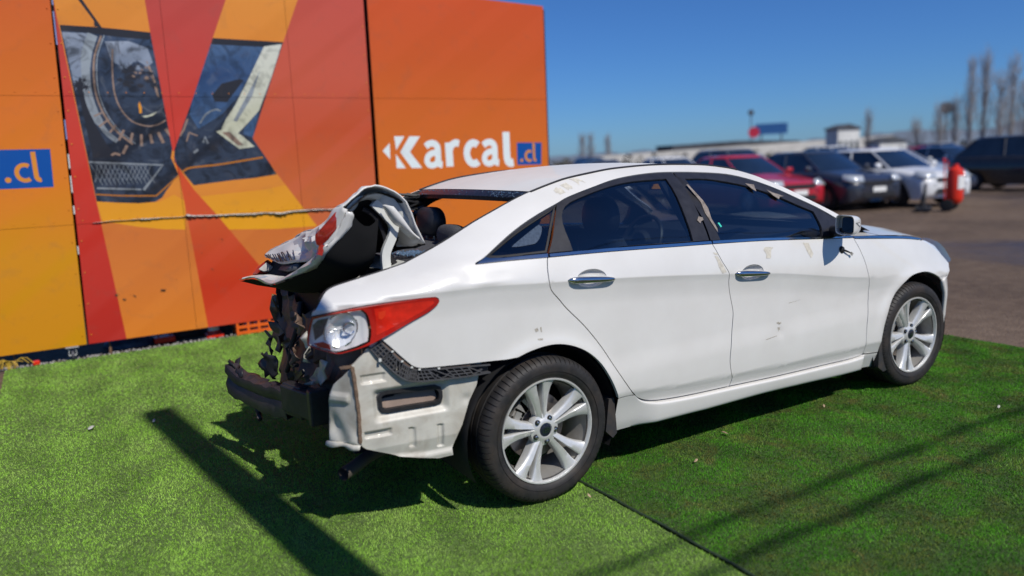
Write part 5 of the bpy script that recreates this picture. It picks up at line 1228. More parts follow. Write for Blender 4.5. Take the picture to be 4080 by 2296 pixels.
MIDP = [('ink_sky', [(-1.55, 3.4), (-.85, 3.4), (-.843, 2.75), (-1.514, 2.776)]), ('ink_sky', [(-.191, 3.063), (.0, 3.4), (.5, 3.4), (.462, 3.109), (.291, 2.719), (-.337, 2.727)]),
        ('ink_yellow', [(-1.414, 1.34), (-1.097, 1.301), (-.93, 1.302), (-.80, 1.36), (-.72, 1.30), (-.74, 1.041), (-.93, 1.06), (-1.12, 1.096), (-1.392, 1.166)]), ('ink_yellow', [(-.60, 1.33), (-.014, 1.36), (.22, 1.40), (.464, .977), (.072, .981), (-.371, 1.011), (-.466, 1.165)]),
        ('ink_navy', DARK1), ('ink_cloud', [(-1.505, 2.72), (-1.30, 2.72), (-1.33, 2.45), (-1.40, 2.33), (-1.465, 2.25), (-1.488, 2.55)]), ('ink_black', [(-1.514, 2.776), (-1.266, 2.773), (-1.04, 2.763), (-.843, 2.75), (-.850, 2.688), (-1.10, 2.700), (-1.332, 2.724), (-1.512, 2.731)]),
        ('ink_cloud', [(-1.20, 2.66), (-1.02, 2.67), (-.88, 2.62), (-.85, 2.50), (-.90, 2.46), (-.98, 2.52), (-1.06, 2.44), (-1.17, 2.50)]),
        ('ink_black', [(-1.45, 2.30), (-1.42, 2.37), (-1.40, 2.33), (-1.39, 2.20), (-1.36, 2.0), (-1.28, 1.80), (-1.2, 1.70), (-1.40, 1.70)]),
        ('ink_silver', ribbon(LO, [.075] * 8 + [.065] * (len(LO) - 16) + [.04] * 8)), ('ink_bronze', ribbon(L2, .016)), ('ink_silver', ribbon([(q[0] + .022, q[1] + .004) for q in L2], .008)), ('ink_bronze', ribbon(L3, .012)),
        ('ink_bronze', [(-.90, 2.52), (-.875, 2.46), (-.84, 2.32), (-.83, 2.2), (-.85, 2.22), (-.87, 2.35), (-.895, 2.45)]),
        ('ink_yellow', [(-1.005, 2.14), (-.992, 2.17), (-.980, 2.12), (-.985, 2.07), (-1.003, 2.07)]), ('ink_cream', [(-.99, 2.045), (-.93, 2.055), (-.86, 2.085), (-.90, 2.05), (-.96, 2.033)])]
rt_ = random.Random(44)
def sprig(x, z, r, n=9):
    return [(x + r * math.cos(a) * (1.1 if k % 2 else .35) * rt_.uniform(.7, 1.2), z + r * .8 * math.sin(a) * (1.1 if k % 2 else .35) * rt_.uniform(.7, 1.2)) for k, a in enumerate(np.linspace(0, 2 * math.pi, 2 * n, endpoint=False))]
for k in range(26): MIDP.append(('ink_black', sprig(rt_.uniform(-1.14, -.86), rt_.uniform(2.30, 2.47), rt_.uniform(.025, .06))))
for k in range(8): MIDP.append(('ink_black', sprig(rt_.uniform(-1.46, -1.38), rt_.uniform(2.18, 2.34), rt_.uniform(.03, .06))))
for k in range(10): MIDP.append(('ink_cloud', sprig(rt_.uniform(-1.10, -.88), rt_.uniform(2.44, 2.54), rt_.uniform(.015, .035))))
for k in range(7): MIDP.append(('ink_bronze', sprig(rt_.uniform(-1.04, -.86), rt_.uniform(2.36, 2.46), rt_.uniform(.012, .03))))
for k in range(9):
    a = R_(205 + 12 * k); c0 = np.array([-.98, 2.22]); d = np.array([math.cos(a), math.sin(a)]); MIDP.append(('ink_bronze', ribbon([c0 + d * .33, c0 + d * (.41 + .02 * (k % 2))], .012 + .002 * k)))
MIDP += [('ink_silver', [(-1.436, 1.676), (-.856, 1.628), (-.866, 1.616), (-1.434, 1.662)]), ('ink_silver', [(-.856, 1.628), (-1.035, 1.405), (-1.05, 1.42), (-.88, 1.612)]), ('ink_silver', [(-1.40, 1.455), (-1.06, 1.425), (-1.06, 1.412), (-1.40, 1.440)])]
for k in range(13): x = -1.43 + .034 * k; MIDP.append(('ink_silver', ribbon([(x, 1.665 - .003 * k), (x + .075, 1.47)], .004))); MIDP.append(('ink_silver', ribbon([(x + .06, 1.660 - .003 * k), (x - .01 if x > -1.40 else x + .02, 1.50)], .004)))
MIDP += [('ink_bronze', ribbon([(-1.26, 1.72), (-1.23, 1.735), (-1.19, 1.72)], .02)), ('ink_bronze', ribbon([(-1.17, 1.73), (-1.13, 1.80)], .022)), ('ink_orange_line', ribbon(arc([(-1.417, 1.396), (-1.20, 1.372), (-.947, 1.357), (-.86, 1.43), (-.747, 1.524)]), .012)),
         ('ink_navy', DARK2), ('ink_blue', [(-.362, 2.68), (.126, 2.685), (-.02, 2.44), (-.166, 2.216), (-.328, 2.055), (-.538, 1.93), (-.60, 2.06), (-.562, 2.188)]), ('ink_black', [(-.345, 2.727), (.291, 2.719), (.268, 2.665), (-.365, 2.672)]), ('ink_black', [(-.39, 2.23), (-.30, 2.33), (-.14, 2.375), (-.102, 2.365), (-.268, 2.166), (-.376, 2.171)]),
         ('ink_cream', [(.110, 2.672), (.276, 2.70), (.152, 2.395), (.009, 2.091), (-.10, 1.98), (-.227, 1.862), (-.34, 1.931), (-.29, 2.02), (-.198, 2.141), (-.05, 2.391)]), ('ink_silver', [(.02, 2.40), (.06, 2.47), (-.04, 2.22), (-.20, 1.99), (-.23, 2.0)]), ('ink_cream', [(-.389, 1.905), (-.278, 1.943), (-.16, 1.86), (-.061, 1.762), (-.20, 1.745), (-.29, 1.82)]), ('ink_bronze', [(-.34, 1.90), (-.27, 1.90), (-.16, 1.78), (-.21, 1.775)]), ('ink_blue', [(-.14, 1.93), (.0, 2.08), (-.03, 1.96), (-.066, 1.845), (-.15, 1.88)]),
         ('ink_silver', ribbon(arc([(-.52, 1.98), (-.46, 2.06), (-.38, 2.10), (-.33, 2.09)]), .014)), ('ink_bronze', ribbon([(-.62, 2.02), (-.66, 1.93), (-.70, 1.87)], .016)), ('ink_bronze', ribbon([(-.62, 1.90), (-.55, 1.87)], .012)), ('ink_bronze', ribbon([(-.62, 1.90), (-.65, 1.82)], .012)), ('ink_silver', ribbon([(-.60, 1.72), (-.56, 1.75)], .02)), ('ink_silver', ribbon([(-.51, 1.81), (-.49, 1.86), (-.47, 1.80)], .02)),
         ('ink_orange_line', ribbon(arc([(-.735, 1.535), (-.66, 1.585), (-.52, 1.600), (-.373, 1.612), (.006, 1.662)]), .016)),
         ('ink_black', [(-1.357, 2.981), (-1.40, 3.06), (-1.36, 3.06), (-1.327, 2.983), (-1.206, 2.765), (-1.266, 2.779), (-1.262, 2.82)]),
         ('ink_redright', [(.462, 3.109), (.59, 3.4), (1.2, 3.4), (1.2, .0), (1.05, .0), (.80, .45), (.464, .977), (.295, 1.238), (.121, 1.505), (-.072, 1.839), (.291, 2.719)]),
         ('ink_redwedge', [(-.776, 1.732), (-.746, 1.536), (-.725, 1.302), (-.632, .0), (.52, .0), (.10, .41), (-.122, .646), (-.466, 1.165), (-.633, 1.395), (-.754, 1.622)]),
         ('ink_red', [(-.870, 3.2), (-.857, 3.016), (-.843, 2.75), (-.824, 2.479), (-.793, 2.045), (-.773, 1.742), (-.762, 1.742), (-.546, 2.225), (-.338, 2.721), (-.191, 3.063), (-.05, 3.4), (-.88, 3.4)]),
         ('ink_red', [(-1.58, 3.4), (-1.535, 2.968), (-1.421, 1.367), (-1.324, .118), (-1.31, 0), (-1.7, 0)])]
def clx(x, z, s):        # the ".cl" mark in strokes, s = height of the l
    d = [(x + .055 * s * math.cos(a) * 1.7, z + .055 * s * 1.7 * math.sin(a)) for a in np.linspace(0, 2 * math.pi, 16, endpoint=False)]
    cc = [(x + s * (.62 - .26 * 1.0 * math.cos(a) * 1.0), z + s * (.235 + .32 * math.sin(a))) for a in np.linspace(R_(62), R_(-62), 15)]
    cc = [(x + s * (.52 + .24 * math.cos(a)), z + s * (.235 + .27 * math.sin(a))) for a in np.linspace(R_(55), R_(305), 18)]
    ll = [(x + s * .84, z + s * .95), (x + s * .85, z + s * .16), (x + s * .875, z + s * .02), (x + s * .93, z - s * .03), (x + s * .99, z - s * .025)]
    return [d, ribbon(cc, .14 * s), ribbon(crom(ll, 4, corner=60), .15 * s)]
LEFTP = [('ink_signblue', [(-2.60, 1.79), (-1.702, 1.785), (-1.714, 1.474), (-2.60, 1.475)])] + [('ink_letter_orange', q) for q in clx(-2.022, 1.545, .232)]
def glyph_a(x0, x1, z0, z1):
    w = x1 - x0; h = z1 - z0; T = .285 * w; f = lambda u, v: (x0 + u * w, z0 + v * h)
    hook = [f(.12, .80), f(.28, .89), f(.48, .915), f(.64, .84), f(.70, .68), f(.70, .28), f(.76, .13), f(.90, .10)]
    bowl = [f(.68, .56), f(.45, .55), f(.24, .46), f(.15, .29), f(.22, .14), f(.40, .09), f(.60, .16), f(.70, .30)]
    return [ribbon(crom(hook, 4, corner=70), T * 1.02), ribbon(crom(bowl, 4, corner=70), T * .95)]
def glyph_c(x0, x1, z0, z1):
    cx, cz = (x0 + x1) / 2 + .03, (z0 + z1) / 2; w = (x1 - x0) / 2; h = (z1 - z0) / 2
    return [ribbon([(cx + w * .80 * math.cos(a), cz + h * .80 * math.sin(a)) for a in np.linspace(R_(52), R_(308), 22)], .080)]
KW = [[(1.209, 1.688), (1.290, 1.765), (1.285, 1.60)], [(1.344, 1.832), (1.458, 1.830), (1.358, 1.692)], [(1.350, 1.652), (1.452, 1.503), (1.350, 1.508)],
      [(1.515, 1.829), (1.635, 1.827), (1.510, 1.668), (1.640, 1.498), (1.520, 1.502), (1.400, 1.670)]]
KW += glyph_a(1.665, 1.905, 1.495, 1.775) + [ribbon([(1.968, 1.500), (1.965, 1.755)], .088), ribbon(crom([(1.968, 1.66), (2.00, 1.725), (2.05, 1.752), (2.092, 1.742)], 4), .074)] + glyph_c(2.130, 2.345, 1.492, 1.772) + glyph_a(2.362, 2.610, 1.490, 1.772) + [ribbon(crom([(2.690, 1.856), (2.690, 1.60), (2.705, 1.53), (2.735, 1.512), (2.775, 1.515)], 4, corner=70), .090)]
RIGHTP = [('ink_white', q) for q in KW] + [('ink_signblue', [(2.827, 1.735), (3.165, 1.728), (3.150, 1.478), (2.823, 1.485)])] + [('ink_letter_orange', q) for q in clx(2.885, 1.535, .20)]
def hoarding(label, edges, cols, rows, prints, base, top):
    """edges: functions of z for the left and right side; cols: joints between"""
    h = empty('hoarding_panel', ((edges[0](0) + edges[1](0)) / 2, WY, 0)); tag(h, label, 'billboard', 'printed hoarding panels')
    o0 = h.location.copy()
    xs = [edges[0]] + [(lambda z, q=q: q) for q in cols] + [edges[1]]
    for i in range(len(xs) - 1):
        for j in range(len(rows) - 1):
            g = .0014; z0, z1 = rows[j] + (g if j else 0), rows[j + 1] - (g if j < len(rows) - 2 else 0)
            zt = lambda x, z: z if j < len(rows) - 2 else top(x)
            a0 = xs[i](z0) + (g if i else 0); a1 = xs[i](z1) + (g if i else 0); b0 = xs[i + 1](z0) - (g if i < len(xs) - 2 else 0); b1 = xs[i + 1](z1) - (g if i < len(xs) - 2 else 0)
            rect = [(a0, z0), (b0, z0), (b1, zt(b1, z1)), (a1, zt(a1, z1))]
            o = print_sheet('metal_sheet', rect, prints, h, base); o.location = -o0
    fr = MB()
    for x in (edges[0](1.5) + .07, edges[1](1.5) - .07, (edges[0](1.5) + edges[1](1.5)) / 2): fr.box((x, WY + .055, 1.62), (.05, .05, 2.95))
    for z in (.16, 1.15, 2.21, 3.0): fr.box(((edges[0](1.5) + edges[1](1.5)) / 2, WY + .05, z), (edges[1](1.5) - edges[0](1.5) - .12, .04, .05))
    for q in cols: fr.box((q, WY + .02, 1.66), (.05, .01, 3.0))
    for e in (edges[0], edges[1]): fr.box((e(1.5), WY + .045, 1.66), (.09, .012, 3.1))
    fr.v = [tuple(Vector(q) - o0) for q in fr.v]; fr.build('frame', 'hoarding_frame', h, smooth=False)
    rv_ = MB()
    for z in rows[1:-1]:
        for x in np.arange(edges[0](z) + .05, edges[1](z), .14): rv_.lathe([(0, -.003), (.004, -.0025), (.0055, 0)], 8, 'y', Vector((x, WY - .001, z + .03)) - o0)
    for e, s_ in ((edges[0], 1), (edges[1], -1)):
        for z in np.arange(.2, 2.95, .27): rv_.lathe([(0, -.004), (.005, -.003), (.007, 0)], 8, 'y', Vector((e(z) + s_ * .025, WY - .002, z)) - o0)
    rv_.build('rivets', base, h)['kind'] = 'stuff'
    return h
ROWS = [.12, 1.152, 2.212, 3.3]
eL = lambda z: -1.637 + .0256 * z; eM = lambda z: -1.621 + .0290 * z
hoarding('yellow and orange hoarding panel with a blue .cl square at the left edge', (lambda z: -3.2, eL), [-2.35], ROWS, LEFTP, 'ink_left', lambda x: 3.2)
hm = hoarding('hoarding panel printed with a car headlamp between red wedges, torn along its seam', (eM, lambda z: 1.100 + .004 * z), [-.74, .335], ROWS, MIDP, 'ink_base', lambda x: 3.24)
hrp = hoarding('orange hoarding panel with the white word Karcal above the car roof', (lambda z: 1.140 + .004 * z, lambda z: 3.247), [], ROWS, RIGHTP, 'ink_right', lambda x: 3.295 - .055 * max(0, (x - 2.2)))
# torn sheet edge curling off the seam
tz = [(-1.47, 1.158, .0), (-1.40, 1.160, .006), (-1.33, 1.166, .004), (-1.20, 1.163, .0), (-1.113, 1.166, .012), (-1.03, 1.160, .022), (-.946, 1.164, .008), (-.85, 1.160, .004), (-.74, 1.158, .006), (-.716, 1.175, .030), (-.66, 1.160, .030), (-.58, 1.156, .022), (-.492, 1.152, .024), (-.40, 1.150, .016), (-.271, 1.148, .020), (-.15, 1.142, .024), (-.05, 1.144, .020), (.05, 1.138, .024), (.13, 1.130, .036), (.218, 1.140, .022), (.33, 1.142, .018), (.492, 1.142, .026), (.58, 1.134, .018), (.68, 1.132, .016), (.85, 1.13, .014), (1.05, 1.13, .01)]
o0 = hm.location; rr = random.Random(8); rows = []
for x, z, h in [(float(np.interp(t, range(len(tz)), [q[0] for q in tz])), float(np.interp(t, range(len(tz)), [q[1] for q in tz])), float(np.interp(t, range(len(tz)), [q[2] for q in tz]))) for t in np.linspace(0, len(tz) - 1, 150)]:
    h *= .42; j = rr.uniform(.3, 1.7); rows.append([Vector((x, WY - .004, z + .004 * (h > .006))) - o0, Vector((x, WY - .012 - h * .5 * j, z + h * .25)) - o0, Vector((x + rr.uniform(-.004, .004), WY - .014 - h * .9 * j, z - h * .55 * j)) - o0])
solid(MB().grid(rows).build('torn_seam', 'steel_bare', hm, sharp=None), .0015, 0)
# torn tape left in the gap beside the yellow panel
mat('lilac_tape', (.22, .25, .48), .5, nscale=30); mat('white_tape', (.62, .62, .60), .6, nscale=30)
for z0, z1, mm_ in ((2.62, 2.88, 'lilac_tape'), (2.93, 2.99, 'lilac_tape'), (1.86, 2.02, 'lilac_tape'), (1.62, 1.74, 'white_tape'), (1.42, 1.56, 'white_tape'), (1.24, 1.31, 'white_tape'), (.90, .97, 'white_tape')):
    o = MB().box(Vector((eM((z0 + z1) / 2) - .007, WY + .006, (z0 + z1) / 2)) - hm.location, (.009, .002, z1 - z0), Matrix.Rotation(.02, 3, 'Y')).build('tape_remnant', mm_, hm, smooth=False)
# scrapes low on the print
mat('scrape_dark', (.10, .055, .03), .8, nscale=80, namt=.5)
sc = MB()
for x, z, s in ((-1.36, .52, .03), (-1.24, .50, .04), (-.98, .52, .035), (-.87, .60, .012), (-.55, .66, .04), (-.44, .92, .03), (-1.30, .47, .02), (-.62, .82, .014), (-1.1, .46, .01)):
    for k in range(3): sc.add([Vector((x + rr.uniform(-s, s) * .8, WY - .0075, z + rr.uniform(-s, s) * .6)) - o0 for _ in range(3)], [(0, 1, 2)])
sc.build('scrapes', 'scrape_dark', hm, smooth=False)['kind'] = 'stuff'
# castors under the hoarding
mat('caster_grey', (.42, .42, .42), .5, .3); mat('caster_tyre', (.055, .055, .07), .6)
def castor(x, lbl):
    t = empty('castor', (x, WY + .02, 0)); tag(t, lbl, 'castor')
    MB().box((.0, 0, .113), (.10, .08, .008)).box((-.026, 0, .080), (.006, .045, .07), Matrix.Rotation(.15, 3, 'Y')).box((.026, 0, .080), (.006, .045, .07), Matrix.Rotation(-.1, 3, 'Y')).build('fork', 'caster_grey', t, smooth=False)
    MB().lathe([(.0, -.012), (.035, -.012), (.043, -.008), (.043, .008), (.035, .012), (0, .012)], 24, 'x', (0, -.01, .040)).build('wheel', 'caster_tyre', t)
    MB().lathe([(.0, -.03), (.007, -.03), (.007, .03), (0, .03)], 10, 'x', (0, -.01, .040)).build('axle', 'caster_grey', t)
castor(-1.745, 'small castor wheel under the yellow hoarding panel beside the gap'); castor(2.9, 'small castor wheel under the Karcal hoarding panel, behind the car')
# junk lying behind and under the hoarding
mat('orange_plastic', L(216, 92, 24), .45, nscale=30); mat('red_plastic', L(206, 44, 20), .4, nscale=30); mat('cone_white', (.75, .75, .75), .5, nscale=30)
cr = empty('plastic_crate', (-.18, 3.95, 0)); tag(cr, 'orange plastic crate under the hoarding, just left of the wrecked boot', 'crate')
cb_ = MB()
for z in (.02, .075, .13):
    for y in (-.14, .14): cb_.box((0, y, z), (.40, .012, .028))
    for x in (-.2, .2): cb_.box((x, 0, z), (.012, .28, .028))
cb_.build('rails', 'orange_plastic', cr, smooth=False)['kind'] = 'stuff'
cb_ = MB()
for x in (-.2, -.1, 0, .1, .2):
    for y in (-.14, .14): cb_.box((x, y, .075), (.022, .014, .15))
cb_.build('uprights', 'orange_plastic', cr, smooth=False)['kind'] = 'stuff'
MB().box((0, 0, .006), (.39, .27, .01)).build('bottom', 'orange_plastic', cr, smooth=False)
cn = empty('traffic_cone', (-.57, 3.96, 0)); tag(cn, 'red and white traffic cone glimpsed below the hoarding', 'cone')
MB().box((0, 0, .012), (.15, .15, .024)).lathe([(.062, .024), (.052, .06)], 20, 'z').build('base', 'red_plastic', cn)
MB().lathe([(.052, .06), (.036, .14)], 20, 'z').build('white_band', 'cone_white', cn); MB().lathe([(.036, .14), (.015, .25), (0, .25)], 20, 'z').build('tip', 'red_plastic', cn)
tb = empty('tool_box', (-1.0, 4.02, 0)); tag(tb, 'low red box half hidden below the hoarding', 'box')
bevel(MB().box((0, 0, .028), (.18, .14, .056)).build('body', 'red_plastic', tb, smooth=False), .01); MB().tube([(-.05, 0, .056), (-.04, 0, .08), (.04, 0, .08), (.05, 0, .056)], .006, 6).build('handle', 'red_plastic', tb)
mat('blue_tarp', (.016, .035, .075), .45, nscale=20, namt=.5, bmp=.5, bscale=18); mat('dark_sack', (.022, .022, .024), .6, nscale=15, bmp=.5, bscale=18)
def lump(name, loc, r, m, lbl, cat, seed):
    rows = []
    for i in range(11):
        a = math.pi / 2 * i / 10; rows.append([Vector((r[0] * math.cos(q) * math.cos(a) * (1 + .25 * mnoise.noise(Vector((math.cos(q) * 2 + seed, math.sin(q) * 2, i * .3)))), r[1] * math.sin(q) * math.cos(a), r[2] * math.sin(a) * (1 + .3 * mnoise.noise(Vector((math.cos(q) * 3 + seed, math.sin(q) * 3, i * .2)))))) for q in np.linspace(0, 2 * math.pi, 24, endpoint=False)])
    o = MB().grid(rows, True).build(name, m, None, sharp=None); o.location = loc; tag(o, lbl, cat); return o
lump('tarpaulin', (-1.28, 4.1, 0), (.22, .16, .12), 'blue_tarp', 'dark blue tarpaulin crumpled below the hoarding', 'tarpaulin', 1)
lump('sack', (-.38, 4.15, 0), (.14, .12, .14), 'dark_sack', 'black sack between the cone and the orange crate', 'sack', 4)
lump('sack', (-.78, 4.2, 0), (.18, .14, .15), 'dark_sack', 'black sack between the red box and the cone', 'sack', 7)
mat('wood_brown', (.16, .085, .045), .8, nscale=30, namt=.3, bmp=.3)
for x, lbl in ((-1.46, 'short brown stake propping the hoarding right of the castor'), (-2.17, 'thin brown stake in the yellow strap at the left edge')):
    o = MB().tube([(x, 3.86, -.01), (x + .004, 3.86, .07), (x - .003, 3.87, .13)], [.012, .010, .006], 6).build('stake', 'wood_brown', None); tag(o, lbl, 'stake')
mat('yellow_strap', (.55, .36, .04), .6, nscale=60)
rr = random.Random(31); ys = MB()
for k in range(13):
    a = rr.uniform(-2.0, 2.0); x0 = -2.20 + rr.uniform(-.02, .03)
    ys.tube(crom([(x0, 3.80, .0), (x0 + .02 * a, 3.79, .05 + rr.uniform(0, .03)), (x0 + .05 * a, 3.77, .075 + rr.uniform(-.02, .02)), (x0 + .075 * a, 3.75, .02 + rr.uniform(0, .05))], 4), .0028, 4)
tag(ys.build('strap_tangle', 'yellow_strap', None), 'tangle of thin yellow straps at the foot of the left hoarding panel', 'strap')
o = MB().box((-2.02, 3.83, .018), (.052, .04, .036), Matrix.Rotation(.3, 3, 'Z')).build('plastic_block', 'red_plastic', None, smooth=False); bevel(o, .006); tag(o, 'small orange-red block under the left hoarding panel', 'block')
mat('pebble', (.30, .28, .26), .85, nscale=40, namt=.3)
gvl = MB(); rr = random.Random(77)
for k in range(420):
    x = rr.uniform(-2.3, 1.2); s = rr.uniform(.006, .017); c = Vector((x, 3.81 + rr.uniform(-.006, .10), s * .3 - .008)); q = Matrix.Rotation(rr.uniform(0, 6), 3, Vector((rr.random(), rr.random(), rr.random() + .1)).normalized())
    gvl.add([c + q @ (Vector(v) * s * rr.uniform(.7, 1.2)) for v in ((1, 0, 0), (0, 1, 0), (-1, 0, 0), (0, -1, 0), (0, 0, .8), (0, 0, -.8))], [(0, 1, 4), (1, 2, 4), (2, 3, 4), (3, 0, 4), (1, 0, 5), (2, 1, 5), (3, 2, 5), (0, 3, 5)])
o = gvl.build('gravel', 'pebble', None, sharp=None); o['kind'] = 'stuff'; o['label'] = 'grey gravel along the turf edge under the hoarding'
# scraps on the turf
mat('dry_leaf', (.36, .26, .17), .7, nscale=60, namt=.3); mat('paper_scrap', (.44, .43, .39), .7, nscale=60)
rr = random.Random(12)
for i, (x, y, s, mm_, lbl) in enumerate(((1.21, -.81, .020, 'dry_leaf', 'pale brown dry leaf on the dark turf below the front door'), (.81, -.99, .015, 'dry_leaf', 'small brown dry leaf on the dark turf near the rear wheel'), (2.72, -1.46, .013, 'paper_scrap', 'white paper scrap on the dark turf at the right edge'), (1.99, -.85, .012, 'dry_leaf', 'brown dry leaf on the dark turf behind the front wheel'), (-1.71, 1.59, .026, 'paper_scrap', 'white torn paper on the light turf left of the post shadow'), (-1.37, 1.48, .014, 'paper_scrap', 'tiny white paper scrap inside the tip of the post shadow'), (.15, -.99, .011, 'dry_leaf', 'tiny brown leaf on the light turf beside the seam'))):
    pl = [(s * math.cos(a) * rr.uniform(.6, 1.1) * (1.4 if k % 4 == 0 else 1), s * .55 * math.sin(a) * rr.uniform(.7, 1.1)) for k, a in enumerate(np.linspace(0, 2 * math.pi, 11, endpoint=False))]
    o = MB().add([Vector((u, v, .012 + .25 * abs(v) + .006 * math.sin(u * 90))) for u, v in pl] + [Vector((0, 0, .010))], [(k, (k + 1) % 11, 11) for k in range(11)]).build('dry_leaf' if mm_ == 'dry_leaf' else 'paper_scrap', mm_, None); solid(o, .0008); o.location = (x, y, .006); o.rotation_euler = (0, 0, rr.uniform(0, 3)); tag(o, lbl, 'leaf' if mm_ == 'dry_leaf' else 'paper')

# ------------------------------------------------------------------ posts and cables behind the camera (they cast the shadows on the turf)
mat('galvanised', (.30, .31, .32), .5, .4, nscale=10)
H_ = 6.6; back = H_ / math.tan(SUN_EL)
tip = Vector((-1.32, 1.66))
bx_, by_ = tip.x + math.sin(SUN_AZ) * back, tip.y - math.cos(SUN_AZ) * back
po = empty('steel_post', (bx_, by_, 0)); tag(po, 'tall square steel post beside the photographer, seen only by its shadow', 'post')
MB().box((0, 0, H_ / 2), (.185, .185, H_)).build('shaft', 'galvanised', po, smooth=False); MB().box((0, 0, .01), (.34, .34, .02)).build('base_plate', 'galvanised', po, smooth=False); MB().box((0, 0, H_ + .01), (.20, .20, .02)).build('cap', 'galvanised', po, smooth=False)
mat('cable_black', (.02, .02, .022), .6)
hc = 5.6
for yy_, rad, amp in ((-1.76, .022, .02), (-1.53, .017, .03)):
    k = hc / math.tan(SUN_EL); y0 = yy_ - math.cos(SUN_AZ) * k
    pts_ = [(x, y0 + amp * math.sin(x * .9), hc + .012 * (x - 3) ** 2 * .3 + .015 * math.sin(x * 7)) for x in np.linspace(-9, 14, 90)]
    r_ = random.Random(int(abs(yy_ * 100)))
    o = MB().tube(pts_, [rad * r_.uniform(.55, 1.45) for _ in pts_], 6).build('overhead_cable', 'cable_black', None); tag(o, 'sagging bundle of black overhead cable behind the photographer, %s of the two' % ('lower' if yy_ < -1.6 else 'upper'), 'cable', 'overhead cables')
for i, x in enumerate((-9, 14)):
    u = empty('utility_pole', (x, -6.45, 0)); tag(u, 'wooden utility pole carrying the cables, %s of the frame' % ('left' if x < 0 else 'right'), 'pole', 'utility poles')
    MB().tube([(0, 0, -.1), (0, 0, 4), (0, 0, 6.4)], [.14, .12, .10], 12).build('trunk', 'wood_brown', u); MB().box((0, .1, 5.7), (.1, 1.2, .1)).build('cross_arm', 'wood_brown', u, smooth=False)

# ------------------------------------------------------------------ parked cars in the lot
mat('lot_glass', (.010, .018, .032), .05, coat=1.0, nscale=3, namt=.3)
mat('lot_tyre', (.014, .014, .015), .8); mat('lot_rim', (.36, .36, .37), .35, .8); mat('lot_trim', (.02, .02, .022), .5); mat('plate_white', (.72, .72, .70), .5, nscale=30)
mat('lot_lamp', (.55, .58, .60), .12, .3, coat=1.)
def cpaint(name, col): 
    mat(name, col, .38, 0, .5, .9, nscale=4, namt=.06, dirt=.14, dirtcol=(.2, .16, .12)); return name
cpaint('car_red', L(168, 30, 44)); cpaint('car_navy', (.022, .026, .040)); cpaint('car_white', (.66, .67, .68)); cpaint('car_black', (.010, .010, .012)); cpaint('car_silver', (.40, .41, .42)); cpaint('car_blue', (.03, .07, .16)); cpaint('car_grey', (.12, .125, .13))
STY = {'sedan': dict(L=4.5, W=1.76, H=1.46, belt=.95, hood=.86, wsb=-1.25, wst=-2.05, rst=-3.35, rsb=-3.95, tail=.98), 'hatch': dict(L=4.0, W=1.72, H=1.48, belt=.96, hood=.90, wsb=-1.05, wst=-1.85, rst=-3.35, rsb=-3.80, tail=.98), 'suv': dict(L=4.6, W=1.85, H=1.70, belt=1.08, hood=1.02, wsb=-1.2, wst=-1.90, rst=-3.9, rsb=-4.45, tail=1.08)}
